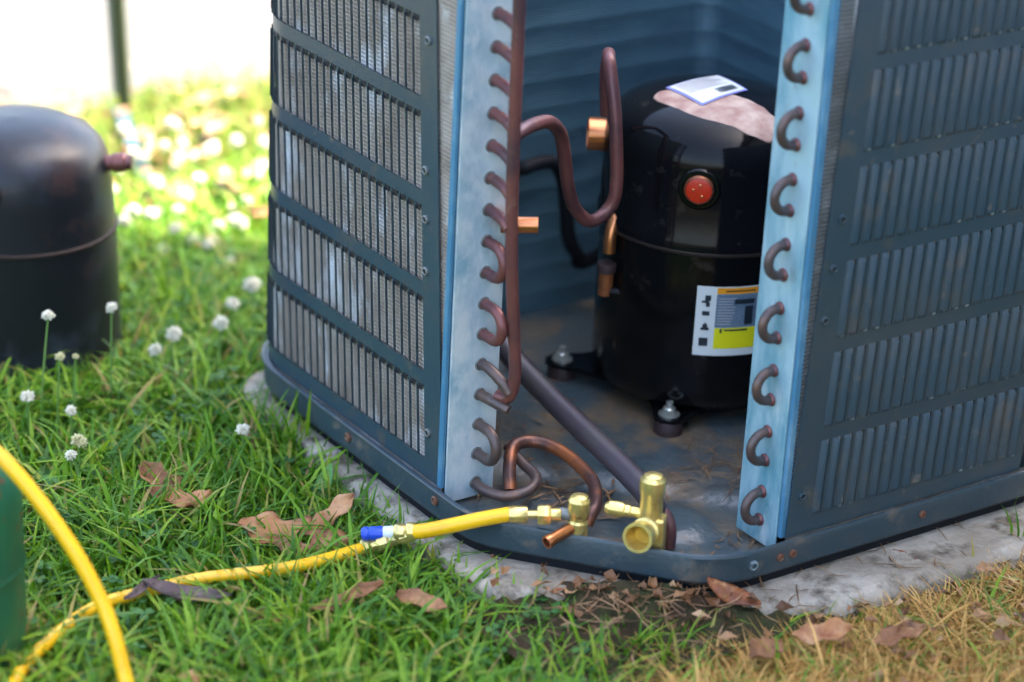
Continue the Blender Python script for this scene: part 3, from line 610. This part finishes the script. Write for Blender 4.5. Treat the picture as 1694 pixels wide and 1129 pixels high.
# ------------------------------------------------------------------ removed compressor on the lawn
OC = Vector((.935, 2.126, 0))
OD = empty('old_compressor', (OC.x, OC.y, -.045), 'dull black old compressor standing in the grass behind the yellow hose', 'compressor')
b = MB(); b.lathe([(0, -.042), (.085, -.042), (.0965, -.034), (.0965, -.02), (.0925, .088), (.092, .1065)], OC, 56); b.obj('lower_shell', MT['shell_old'], OD)
b = MB(); b.lathe([(.0925, .1055), (.0915, .114), (.0890, .148), (.0870, .168), (.0820, .184), (.072, .196), (.052, .2055), (.028, .2100), (0, .2115)], OC, 56); b.obj('upper_shell', MT['shell_old'], OD)
b = MB(); b.lathe([(.0915, .1040), (.0938, .1060), (.0938, .1080), (.0915, .1100)], OC, 56); b.obj('weld_seam', mat('dull_brown_seam', (.022, .014, .012), .7, 0, .2), OD)
d = Vector((.80, -.58, .10)).normalized(); s0 = OC+Vector((.80, -.58, 0))*.080+ZU*.170
b = MB(); b.lathe([(.0075, 0), (.0075, .012), (.0090, .013), (.0090, .023), (.0070, .025), (.0066, .030), (0, .030)], s0, 18, d); b.obj('stub_pipe', MT['mauve'], OD)
d2 = Vector((-.66, -.75, 0)).normalized()
b = MB(); b.lathe([(.017, -.01), (.017, .004), (.013, .006), (.013, .001), (0, .001)], OC+d2*.087+ZU*.165-Vector((.80, -.58, 0))*.004, 24, d2); b.obj('terminal_cup', MT['shell_old'], OD)

# ------------------------------------------------------------------ green cylinder at the left edge
gc = Vector((.6500, 1.6350, 0)); GT = empty('gas_cylinder', (gc.x, gc.y, -.045), 'rust speckled green steel gas cylinder at the left edge behind the yellow hose', 'gas cylinder')
b = MB(); b.lathe([(0, -.042), (.050, -.042), (.0575, -.036), (.0610, -.024), (.0615, .0), (.0615, .105), (.0600, .118), (.054, .131), (.043, .140), (.026, .145), (0, .146)], gc, 48); b.obj('tank_body', MT['green_tank'], GT)
b = MB(); b.lathe([(.014, .142), (.014, .152), (.010, .154), (.010, .172), (.013, .173), (.013, .182), (0, .184)], gc, 20); b.obj('valve', MT['brass'], GT)
b = MB(); b.lathe([(.0622, .050), (.0630, .052), (.0630, .055), (.0622, .057)], gc, 48); b.obj('band', MT['green_tank'], GT)

# ------------------------------------------------------------------ hoses
HO = empty('charging_hose', (1.0, 1.59, -.02), 'yellow charging hose lying through the grass, with blue tap, screwed to the small brass valve', 'hose')
b = MB(); b.tube(spline([(.60, 1.44, .0), (.6625, 1.5392, -.010), (.7000, 1.5790, -.012), (.7650, 1.6210, -.013), (.8150, 1.6260, -.013), (.8620, 1.6180, -.010), (.9120, 1.5970, -.006), (.9500, 1.5920, -.006), (0.9976, 1.5928, -0.0054)], 10), .0052, 14); b.obj('hose_line', MT['hose'], HO)
b = MB(); b.lathe([(0, -.001), (.0066, 0), (.0066, 0.0074), (.0056, 0.0083), (.0056, 0.0130), (.0080, 0.0139), (.0080, 0.0222), (.0060, 0.0241), (.0060, 0.0315), (.0074, 0.0324), (.0074, 0.0408), (.006, 0.0417)], (0.9955, 1.5942, -0.0060), 12, (0.0324, -0.0219, 0.0158)); b.obj('shutoff_valve', MT['brass'], HO, ang=25)
tp = MB(); dd = Vector((0.0342, -0.0248, 0.0050)).normalized(); pb = Vector((0.9947, 1.5964, 0.0060))
tp.lathe([(0, 0), (.0048, .0008), (.0060, .003), (.0060, .006), (.0054, .007), (.0060, .008), (.0060, .016), (.0052, .019), (0, .019)], pb, 18, dd); hd = tp.obj('tap_handle', MT['blue_cap'], HO)
b = MB(); b.lathe([(.0052, .018), (.0057, .020), (.0057, .027), (.0050, .029)], pb, 18, dd); b.obj('tap_sleeve', MT['whitep'], HO)
b = MB(); b.lathe([(.0060, .027), (.0075, .029), (.0075, .036), (.0068, .037), (.0082, .039), (.0082, .044), (.006, .045)], pb, 10, dd); b.obj('tap_stem', MT['brass'], HO)
b = MB(); b.tube(spline([(1.0269, 1.5730, 0.0107), (1.034, 1.563, .0145), (1.050, 1.549, .0215), (1.068, 1.534, .0295), (1.0800, 1.5235, .0345), (1.0905, 1.5155, .0380)], 10), .0062, 14); b.obj('hose_whip', MT['hose'], HO)
dv = (Vector((1.1240, 1.4930, .0390))-Vector((1.0880, 1.5170, .0375))); ln = dv.length; dv.normalize(); p0 = Vector((1.0860, 1.5185, .0368))
b = MB(); b.lathe([(.0068, 0), (.0070, .001), (.0070, .014), (.0064, .015), (0, .015)], p0, 16, dv); b.obj('ferrule', MT['brass'], HO)
b = MB(); b.lathe([(.0036, .014), (.0036, .023), (.0050, .024)], p0, 14, dv); hexnut(b, p0+dv*.023, dv, .0088, .011); b.lathe([(.0055, .034), (.0055, .041), (.0048, .042), (0, .042)], p0, 14, dv); b.obj('coupling_nut', MT['brass'], HO)
HA = empty('arched_hose', (.73, 1.54, -.02), 'thick yellow hose arching down in front of the green gas cylinder', 'hose')
b = MB(); b.tube(spline([(.615, 1.690, .24), (.648, 1.640, .19), (.683, 1.594, .150), (.701, 1.569, .121), (.717, 1.543, .086), (.7275, 1.522, .052), (.7305, 1.507, .028), (.7315, 1.494, .002), (.728, 1.470, -.024), (.71, 1.43, -.030), (.66, 1.38, -.030)], 10), .0056, 16); b.obj('hose_line', MT['hose'], HA)

# ------------------------------------------------------------------ stake and strap on the far lawn
SK = empty('garden_stake', (1.362, 2.757, -.045), 'dark olive stake leaning up from the sunlit grass by the driveway', 'stake')
dirv = Vector((-.05, .02, 1)).normalized(); rgt = Vector((.815, -.58, 0)); p = Vector((1.3450, 2.7250, -.045)); fw = Vector((.58, .815, 0)); V = []
for t in (0, .75):
    for sx, sy in ((-1, -1), (1, -1), (1, 1), (-1, 1)): V.append(p+dirv*t+rgt*sx*.0085+fw*sy*.006)
b = MB().add(V, [(0, 3, 2, 1), (4, 5, 6, 7), (0, 1, 5, 4), (1, 2, 6, 5), (2, 3, 7, 6), (3, 0, 4, 7)]); o = b.obj('stake_body', MT['post'], SK, False); bevel(o, .002)
V = []
for t in (.04, .20):
    for sx, sy in ((-1, -1), (1, -1), (1, 1), (-1, 1)): V.append(p+dirv*t-rgt*.0112+rgt*sx*.0024+fw*sy*.005)
b = MB().add(V, [(0, 3, 2, 1), (4, 5, 6, 7), (0, 1, 5, 4), (1, 2, 6, 5), (2, 3, 7, 6), (3, 0, 4, 7)]); b.obj('edge_clip', MT['post_edge'], SK, False)
b = MB(); pts = spline([(1.316, 2.680, -.004), (1.305, 2.652, -.008), (1.288, 2.600, -.010), (1.270, 2.550, -.012), (1.250, 2.481, -.02)], 6); V = []
for i, q in enumerate(pts): V += [q+rgt*.0085, q-rgt*.0085, q-rgt*.0085-ZU*.003, q+rgt*.0085-ZU*.003]
b.add(V, [(4*i+j, 4*i+(j+1) % 4, 4*i+4+(j+1) % 4, 4*i+4+j) for i in range(len(pts)-1) for j in range(4)]+[(0, 1, 2, 3)])
tag(b.obj('strap', MT['strap'], None), 'light blue strap trailing in the sunlit grass below the olive stake', 'strap')

# ------------------------------------------------------------------ vegetation
PADP = [Vector((p.x, p.y, 0)) for p in PADw]
def polymask(poly, X, Y):
    c = np.zeros(len(X), bool); j = len(poly)-1
    for i in range(len(poly)):
        a, b_ = poly[i], poly[j]
        t = ((a.y > Y) != (b_.y > Y)) & (X < (b_.x-a.x)*(Y-a.y)/(b_.y-a.y+1e-12)+a.x); c ^= t; j = i
    return c
def snoise(X, Y, f, seed):
    r = np.random.default_rng(seed); o = 0
    for k in range(6):
        a = r.uniform(0, 2*PI); ff = f*r.uniform(.6, 1.7); o = o+np.sin((X*np.cos(a)+Y*np.sin(a))*ff*2*PI+r.uniform(0, 6))
    return o/6
def blades(name, X, Y, H, Wd, matn, bend=(.25, .9), z0=-.043, az=None, label=None):
    n = len(X); A = RNG.uniform(0, 2*PI, n) if az is None else az; B = RNG.uniform(*bend, n)
    tw = A+PI/2+RNG.uniform(-.6, .6, n); V = np.zeros((n, 7, 3))
    for k, t in enumerate((0, .4, .75)):
        px = X+np.cos(A)*H*B*t*t; py = Y+np.sin(A)*H*B*t*t; pz = z0+H*(t-.42*B*t*t); w = Wd*(.8, 1, .62)[k]*.5
        V[:, 2*k] = np.stack([px+np.cos(tw)*w, py+np.sin(tw)*w, pz], 1); V[:, 2*k+1] = np.stack([px-np.cos(tw)*w, py-np.sin(tw)*w, pz], 1)
    V[:, 6] = np.stack([X+np.cos(A)*H*B, Y+np.sin(A)*H*B, z0+H*(1-.42*B)], 1)
    base = (np.arange(n)*7)[:, None]
    q = np.concatenate([base+np.array([[0, 1, 3, 2]]), base+np.array([[2, 3, 5, 4]])], 1).reshape(-1, 4); tr = base+np.array([[4, 5, 6]])
    loops = np.concatenate([q.ravel(), tr.ravel()]).astype(np.int32); nq, nt = len(q), n
    me = bpy.data.meshes.new(name); me.vertices.add(n*7); me.vertices.foreach_set('co', V.astype(np.float32).ravel())
    me.loops.add(len(loops)); me.loops.foreach_set('vertex_index', loops); me.polygons.add(nq+nt)
    me.polygons.foreach_set('loop_start', np.concatenate([np.arange(nq)*4, nq*4+np.arange(nt)*3]).astype(np.int32))
    me.update(calc_edges=True); me.validate(); me.materials.append(MT[matn]); me.shade_smooth()
    o = bpy.data.objects.new(name, me); col.objects.link(o); tag(o, label, 'grass', kind='stuff'); return o
def scatter(n, x0, x1, y0, y1): return RNG.uniform(x0, x1, n), RNG.uniform(y0, y1, n)
SR = lambda X, Y: X*.815-Y*.58            # position across the view, left to right
FD = lambda X, Y: X*.58+Y*.815            # distance away from the viewer
PADG = [shrink(p, .028) for p in PADP]
PADX = [shrink(p, .012) for p in PADP]
drvE = lambda X: 2.775+.02*np.sin(X*23)
# near green lawn
X, Y = scatter(105000, .30, 1.75, 1.0, 2.45)
fd = FD(X, Y); sr = SR(X, Y); keep = ~polymask(PADX, X, Y) & (fd > 1.45) & (sr > -.75)
dryw = np.clip((sr-.085+.05*snoise(X, Y, 4, 3))/.06, 0, 1)*np.clip((1.44-Y)/.03, 0, 1)
keep &= RNG.uniform(0, 1, len(X)) > dryw*.93
keep &= RNG.uniform(0, 1, len(X)) < .62+.38*snoise(X, Y, 7, 5)+.1
bare = np.exp(-(((X-1.10)/.07)**2+((Y-1.42)/.035)**2)); keep &= RNG.uniform(0, 1, len(X)) > bare*.95
X, Y = X[keep], Y[keep]
Hh = RNG.uniform(.022, .068, len(X))*(1+.25*snoise(X, Y, 3, 9))
blades('lawn_grass', X, Y, Hh, RNG.uniform(.0016, .0044, len(X)), 'grass', label='lush green lawn grass round the pad')
X2, Y2 = scatter(16000, .40, 1.60, 1.05, 2.40); sr2 = SR(X2, Y2); keep = ~polymask([shrink(p, -.014) for p in PADP], X2, Y2) & (sr2 < .08+.05*snoise(X2, Y2, 4, 3)) & (sr2 > -.6) & (snoise(X2, Y2, 5, 31) > -.12); X2, Y2 = X2[keep], Y2[keep]
bare = np.exp(-(((X2-1.10)/.07)**2+((Y2-1.42)/.035)**2)); keep = RNG.uniform(0, 1, len(X2)) > bare*.8; X2, Y2 = X2[keep], Y2[keep]
blades('coarse_grass', X2, Y2, RNG.uniform(.04, .088, len(X2)), RNG.uniform(.0034, .0060, len(X2)), 'grass', bend=(.5, 1.35), label='coarse broad grass blades standing over the lawn')
# far sunlit lawn
X, Y = scatter(60000, .0, 2.2, 2.40, 3.05); keep = (Y < drvE(X)); X, Y = X[keep], Y[keep]; keep = RNG.uniform(0, 1, len(X)) < .75+.5*snoise(X, Y, 5, 2); X, Y = X[keep], Y[keep]
blades('sunlit_grass', X, Y, RNG.uniform(.02, .055, len(X)), RNG.uniform(.0018, .004, len(X)), 'grass_bg', label='sunlit patchy grass by the driveway')
# outlying sparse lawn on both sides
X, Y = scatter(60000, -.9, 2.4, .3, 2.9); keep = ~((X > .3) & (X < 1.75) & (Y > 1.0) & (Y < 2.45)) & ~((Y > 2.40) & (X > 0) & (X < 2.2)) & (X < 2.02) & ~polymask(PADX, X, Y) & (Y < 2.7); X, Y = X[keep], Y[keep]
blades('outer_grass', X, Y, RNG.uniform(.03, .06, len(X)), RNG.uniform(.004, .008, len(X)), 'grass', label='green lawn spreading away from the pad')
# dry straw at the lower right
X, Y = scatter(95000, .95, 1.85, .95, 1.45); sr = SR(X, Y); keep = ~polymask(PADX, X, Y) & (RNG.uniform(0, 1, len(X)) < np.clip((sr-.055+.05*snoise(X, Y, 4, 3))/.08, 0, 1)); X, Y = X[keep], Y[keep]
blades('dry_grass', X, Y, RNG.uniform(.02, .062, len(X))*np.where((RNG.uniform(0, 1, len(X)) > .93) & (Y < 1.27), 1.45, np.where(Y > 1.30, .75, 1)), RNG.uniform(.0009, .0026, len(X)), 'dry', bend=(.5, 1.8), label='straw coloured dry grass in front of the pad')
# taller tufts hugging the cabinet and the pad edge
def tuft(name, x, y, n, h, w, label, sp=.012, matn='grass', z0=-.043, bend=(.15, .6)):
    X = RNG.normal(x, sp, n); Y = RNG.normal(y, sp, n); o = blades(name, X, Y, RNG.uniform(h*.6, h, n), RNG.uniform(w*.7, w, n), matn, bend, z0, label=label); o['kind'] = 'thing'; return o
tuft('grass_tuft', 1.048, 1.815, 34, .095, .0048, 'tall bright grass tuft against the left side of the pad', .016)
tuft('grass_tuft', 1.022, 1.690, 26, .06, .0042, 'grass tuft at pad edge beside the broad weed leaf', .014)
tuft('grass_tuft', 1.040, 1.505, 30, .040, .0034, 'low grass tuft creeping over the pad corner below the hose', .016)
tuft('grass_tuft', 1.176, 1.374, 9, .040, .0030, 'thin green sprout on bare soil below the brass valves', .010, bend=(.2, .7))
tuft('grass_tuft', 1.500, 1.352, 7, .062, .0034, 'two green blades sprouting from the pad near the right edge', .006, z0=-.02, bend=(.1, .4))
tuft('grass_tuft', 1.440, 1.298, 16, .058, .0030, 'pale stiff grass stalks at the right behind dry straw', .012, 'dry', bend=(.1, .4))
tuft('grass_tuft', 1.235, 1.305, 14, .036, .0030, 'small green tuft among dry leaves at lower right', .014)
# broad weed leaves
def leafblade(name, P, az, L, W, tilt, m_, label, cat='leaf', curl=.2):
    b = MB(); V = []; n = 9; d = Vector((math.cos(az), math.sin(az), 0)); p = Vector((-d.y, d.x, 0))
    for i in range(n+1):
        t = i/n; w = W*math.sin(PI*min(1, t*.93+.05))**.8*(1-.25*t); c = Vector(P)+d*L*t*math.cos(tilt)+ZU*(L*t*math.sin(tilt)-curl*L*t*t)
        V += [c+p*w+ZU*w*.35, c-ZU*.0005, c-p*w+ZU*w*.35]
    b.add(V, [q for i in range(n) for q in ((3*i, 3*i+1, 3*i+4, 3*i+3), (3*i+1, 3*i+2, 3*i+5, 3*i+4))]); o = b.obj(name, MT[m_]); tag(o, label, cat); return o
leafblade('weed_leaf', (1.010, 1.700, -.04), R(35), .070, .009, R(58), 'weed', 'large upright broad green weed leaf by the pad', 'weed')
leafblade('weed_leaf', (1.036, 1.635, -.03), R(-40), .040, .008, R(25), 'weed', 'small broad weed leaf lying on the pad above the blue tap', 'weed')
leafblade('weed_leaf', (.945, 1.618, -.02), R(-30), .035, .010, R(18), 'weed', 'broad green weed leaf crossing the yellow hose', 'weed')
# clover leaves
def clover_leaves(name, X, Y, label):
    b = MB()
    for x, y in zip(X, Y):
        z = random.uniform(-.030, -.008); a = random.uniform(0, 6); r = random.uniform(.004, .0075); tl_ = Vector((random.uniform(-.35, .35), random.uniform(-.35, .35)))
        for k in range(3):
            q = a+k*2.094; d = Vector((math.cos(q), math.sin(q))); p = Vector((-d.y, d.x)); V = [(x, y, z)]
            for f, w in ((.45, .42), (.85, .52), (1.12, .30), (1.05, 0), (1.12, -.30), (.85, -.52), (.45, -.42)):
                e = d*f*r+p*w*r; V.append((x+e.x, y+e.y, z+tl_.dot(e)+.0012*abs(w)))
            b.add(V, [tuple(range(8))])
    return tag(b.obj(name, MT['cloverleaf'], None, False, kind='stuff'), label, 'clover')
X, Y = scatter(6500, .45, 1.6, 1.15, 2.45); keep = ~polymask(PADP, X, Y) & (SR(X, Y) < .08) & (snoise(X, Y, 3, 21) > -.25); clover_leaves('clover_leaves', X[keep], Y[keep], 'low green clover leaves among the lawn grass')

# white clover flowers: head and stem
def head_mesh(name, m_):
    b = MB(); n = 74
    for i in range(n):
        t = (i+.5)/n; ph = math.acos(1-1.72*t); th = i*2.39996; d = Vector((math.sin(ph)*math.cos(th), math.sin(ph)*math.sin(th), math.cos(ph)*.95)); u = d.orthogonal().normalized(); w = d.cross(u)
        l = .0078*random.uniform(.68, 1.15); a = d*.002; m2 = d*l*.7; e = d*l+ZU*random.uniform(-.0006, .0008)
        b.add([a, m2+u*.0013, m2+w*.0013, m2-u*.0013, m2-w*.0013, e], [(0, 1, 2), (0, 2, 3), (0, 3, 4), (0, 4, 1), (5, 2, 1), (5, 3, 2), (5, 4, 3), (5, 1, 4)])
    me = bpy.data.meshes.new(name); me.from_pydata(b.v, [], b.f); me.update(); me.materials.append(MT[m_]); return me
HM = [head_mesh('flower_head', 'petal'), head_mesh('flower_head', 'petal'), head_mesh('flower_head', 'petal_old')]
def flower(x, y, h, sc, label, group, kind=0, lean=(0, 0)):
    root = empty('clover_flower', (x, y, -.043), label, 'flower', group)
    ho = bpy.data.objects.new('flower_head', HM[kind]); col.objects.link(ho); ho.parent = root; ho.location = (lean[0], lean[1], h); ho.scale = (sc*.88, sc*.88, sc*random.uniform(.7, .95)); ho.rotation_euler = (random.uniform(-.4, .4)+lean[1]*4, random.uniform(-.4, .4)-lean[0]*4, random.uniform(0, 6))
    b = MB(); b.tube(spline([(x, y, -.043), (x+lean[0]*.3, y+lean[1]*.3, -.043+h*.5), (x+lean[0], y+lean[1], -.043+h)], 4), .0009, 6, False); s_ = b.obj('stem', MT['stem'], root); return root
G1 = 'clover flowers in the shaded lawn'; G2 = 'clover flowers in the sunlit lawn'
near = [(0.8867, 1.9549, 0.1280, 0.95, 'white clover flower on a tall curved stem in front of the old compressor', 0, (0.012, 0.004)), (0.9540, 1.9666, 0.1180, 0.95, 'white clover flower at the lower right side of the old compressor', 0, (0.002, 0.000)),
        (0.8862, 1.9318, 0.0980, 0.70, 'small greenish clover bud under the tall flower before the old compressor', 2, (0.004, 0.000)), (.858, 1.939, .062, 1.05, 'white clover flower at the bottom left of the old compressor', 0, (0, 0)),
        (.879, 1.895, .062, .8, 'small white clover flower in the grass below the old compressor', 1, (0, 0)), (.859, 1.837, .062, 1.15, 'yellowish fading clover flower above a smaller white one', 2, (0, 0)),
        (.843, 1.819, .060, .85, 'small white clover flower just under the fading yellowish one', 1, (0, 0)), (1.003, 1.978, .062, 1.0, 'white clover flower left of the brightest pair midway to the cabinet', 1, (0, 0)),
        (1.034, 2.001, .063, 1.25, 'large bright white clover flower midway between old compressor and cabinet', 0, (.006, .004)), (1.085, 2.003, .063, 1.2, 'white clover flower low beside the cabinet corner, lowest of three there', 1, (0, 0)),
        (1.118, 2.040, .063, 1.1, 'white clover flower beside the cabinet corner, middle of three there', 0, (0, 0)), (1.157, 2.073, .063, 1.45, 'biggest white clover flower close to the cabinet corner, highest of three', 0, (0, 0)),
        (.991, 1.788, .063, 1.0, 'white clover flower below the cabinet corner by the pad', 1, (0, 0)), (0.9031, 1.9356, 0.0930, 0.50, 'tiny green clover bud before the old compressor foot', 2, (0.004, 0.000)), (1.150, 2.012, .063, .9, 'white clover flower half hidden by the cabinet corner', 1, (0, 0))]
for x, y, h, s_, lb_, kd, ln_ in near: flower(x-ln_[0], y-ln_[1], h, s_, lb_, G1, kd, ln_)
far = [(1.303,2.542),(1.292,2.487),(1.360,2.528),(1.368,2.491),(1.327,2.475),(1.320,2.506),(1.240,2.495),(1.181,2.428),(1.225,2.410),(1.204,2.366),(1.171,2.358),(1.210,2.330),(1.231,2.353),(1.169,2.311),(1.153,2.319),(1.176,2.272),(1.191,2.261),(1.214,2.261),(1.227,2.270),(1.341,2.383),(1.291,2.382),(1.279,2.337),(1.250,2.262),(1.202,2.199),(1.435,2.559),(1.258,2.502),(1.275,2.405),(1.132,2.302),(1.174,2.195),(1.156,2.261),(1.295,2.331),(1.321,2.426)]
far += [(1.22+random.uniform(-.09, .24), 2.42+random.uniform(-.14, .16)) for i in range(22)]
for x, y in far: flower(x, y, random.uniform(.03, .06), random.uniform(.7, 1.3), 'white clover flower in the bright sunlit grass between stake and cabinet', G2, random.randint(0, 1))

# leaf litter in the sunlit grass and on the soil
def litter(name, pts, lmin, lmax, label, z=-.02):
    b = MB()
    for x, y in pts:
        L = random.uniform(lmin, lmax); a = random.uniform(0, 6.3); d = Vector((math.cos(a), math.sin(a), random.uniform(-.3, .3))); p = Vector((-d.y, d.x, random.uniform(-.3, .3))); c = Vector((x, y, z+random.uniform(-.012, .012))); W = L*random.uniform(.25, .45)
        V = [c-d*L*.5, c-d*L*.2+p*W*.8+ZU*.003, c+d*L*.1+p*W*.6, c+d*L*.5, c+d*L*.15-p*W*.7+ZU*.004, c-d*L*.25-p*W*.7, c]
        b.add(V, [(6, i, (i+1) % 6) for i in range(6)])
    return tag(b.obj(name, MT['litter'], None, False, kind='stuff'), label, 'leaf litter')
pts = []
while len(pts) < 560:
    x, y = random.uniform(.7, 1.9), random.uniform(2.25, 2.80)
    if not inside(PADP, x, y): pts.append((x, y))
litter('leaf_litter', pts, .014, .040, 'scattered tan dry leaf bits in the sunlit grass', -.008)
litter('leaf_litter', [(lambda u, v: (1.15+u*.77+v*.64, 1.415-u*.64+v*.77))(random.gauss(0, .06), random.gauss(0, .02)) for i in range(110)]+[(random.uniform(1.15, 1.6), random.uniform(1.2, 1.33)) for i in range(90)], .006, .019, 'crumbled brown leaf litter on soil below the valves', -.008)
straws(120, lambda: (random.gauss(1.15, .05), random.gauss(1.415, .022), -.006), .01, .04, .0009, .008, 'straw', 'dead_straw')
scn.objects['dead_straw']['label'] = 'loose dead straw under the front of the pan'
straws(60, lambda: (random.uniform(1.05, 1.6), random.uniform(1.335, 1.40), -.0083), .006, .03, .0008, .001, 'straw', 'pad_straw')
scn.objects['pad_straw']['label'] = 'bits of straw lying on the concrete pad'
mo = MB(); gx = np.linspace(1.02, 1.30, 57); gy = np.linspace(1.33, 1.50, 35); V = []
for x in gx:
    for y in gy:
        u = (x-1.155)*.77-(y-1.418)*.64; v = (x-1.155)*.64+(y-1.418)*.77
        h = .022*math.exp(-(u/.085)**2-(v/.026)**2)-.006+.003*math.sin(x*190+2*math.sin(y*150))*math.sin(y*170)
        V.append((x, y, -.014+h))
mo.add(V, [(i*35+j, (i+1)*35+j, (i+1)*35+j+1, i*35+j+1) for i in range(56) for j in range(34)])
tag(mo.obj('soil_drift', MT['soil'], None), 'dark soil and leaf mould drifted over the pad below the valves', 'soil', kind='stuff')
# single dry leaves
def dryleaf(P, az, L, W, m_, label, lobes=3, curl=.25, tilt=(0, 0), seed=1, hole=False):
    r_ = random.Random(seed); d = Vector((math.cos(az), math.sin(az), tilt[0])).normalized(); p = Vector((-d.y, d.x, tilt[1])).normalized(); nrm = d.cross(p); b = MB(); V = []; n = 22; P = Vector(P)
    for i in range(n+1):
        t = i/n; env = math.sin(PI*min(1, .04+.96*t))**.7; lob = 1-.45*(.5+.5*math.cos(2*PI*lobes*t)) if lobes else 1
        for s in (1, .5, 0, -.5, -1):
            w = W*env*(lob if abs(s) == 1 else (.6+.4*lob))*(1+r_.uniform(-.1, .1)); off = d*L*(t-.5+(.05*abs(s) if lobes else 0))+p*w*s
            V.append(P+off+nrm*(curl*W*(s*s)*math.sin(2.2*t+seed)+curl*L*.35*(t-.5)**2+r_.uniform(-.0009, .0009)-(.0016 if s == 0 else 0)+.0008*math.sin(9*t+3*abs(s)*3+seed)*abs(s)))
    Fc = [(5*i+j, 5*i+j+1, 5*i+5+j+1, 5*i+5+j) for i in range(n) for j in range(4) if not (hole and i in (13, 14) and j == 2)]
    b.add(V, Fc); o = b.obj('dry_leaf', MT[m_]); o.modifiers.new('smooth', 'SUBSURF').levels = 1; o.modifiers['smooth'].render_levels = 1; md = o.modifiers.new('thick', 'SOLIDIFY'); md.thickness = .0006
    return tag(o, label, 'leaf')
dryleaf((.960, 1.648, -.006), R(-50), .096, .026, 'leaf_tan', 'large tan oak leaf with a hole lying left of the blue tap', 3, .35, (.05, .35), 3, True)
dryleaf((.998, 1.650, .000), R(10), .048, .012, 'leaf_tan', 'curled tan leaf end rising just left of the blue tap', 2, .5, (.25, .3), 5)
dryleaf((.905, 1.770, -.006), R(-75), .062, .016, 'leaf_brown', 'brown crumpled leaf in the grass above the large tan leaf', 3, .5, (-.2, .3), 8)
dryleaf((.912, 1.742, -.004), R(-20), .040, .014, 'leaf_tan', 'pale curled leaf half under the brown crumpled one', 2, .6, (.2, .3), 9)
dryleaf((.838, 1.600, -.004), R(-42), .072, .0085, 'leaf_dark', 'dark purplish strap leaf lying across the hose', 0, .5, (-.08, .35), 4)
dryleaf((.808, 1.618, -.004), R(20), .040, .004, 'leaf_dark', 'thin dark curled stalk crossing the hose beside the arched hose', 0, .4, (.1, .2), 6)
dryleaf((.935, 1.522, -.002), R(-8), .062, .009, 'leaf_brown', 'long brown curled leaf in the grass below the hose', 2, .6, (.12, .2), 12)
dryleaf((.875, 1.545, -.012), R(-50), .050, .006, 'leaf_brown', 'narrow brown leaf in the grass left of the long curled leaf', 0, .4, (.05, .2), 13)
dryleaf((.985, 1.490, -.002), R(-60), .045, .012, 'leaf_brown', 'dull brown leaf in grass at the front corner of the pad', 2, .4, (.1, .2), 14)
dryleaf((1.108, 1.452, -.010), R(-38), .040, .006, 'leaf_rust', 'rust brown twig leaf under the small brass valve', 0, .4, (.0, .1), 15)
dryleaf((1.104, 1.432, -.012), R(-30), .045, .007, 'leaf_brown', 'brown curled leaf on the soil below the rust brown twig leaf', 0, .5, (.0, .1), 16)
dryleaf((1.208, 1.376, .002), R(-62), .048, .010, 'leaf_rust', 'rust red pointed leaf standing on the pad below the front corner', 0, .5, (-.25, .3), 17)
dryleaf((1.230, 1.296, -.001), R(-30), .046, .013, 'leaf_tan', 'pinkish tan leaf in the dry grass at lower right', 2, .4, (.05, .4), 18)
dryleaf((1.276, 1.258, .002), R(-15), .044, .011, 'leaf_brown', 'brown leaf in the straw right of the pinkish tan leaf', 2, .4, (.15, .35), 19)
dryleaf((1.178, 1.300, -.004), R(15), .042, .013, 'leaf_brown', 'brown leaf in the straw left of the pinkish tan leaf', 2, .4, (-.05, .3), 20)
dryleaf((1.386, 1.372, -.010), R(-70), .026, .005, 'leaf_rust', 'small rust leaf on the concrete below the right louvred panel', 0, .4, (.1, .2), 21)
dryleaf((.785, 1.492, -.012), R(40), .024, .010, 'leaf_tan', 'small tan leaf at the bottom edge right of the arched hose', 0, .4, (.1, .3), 22)
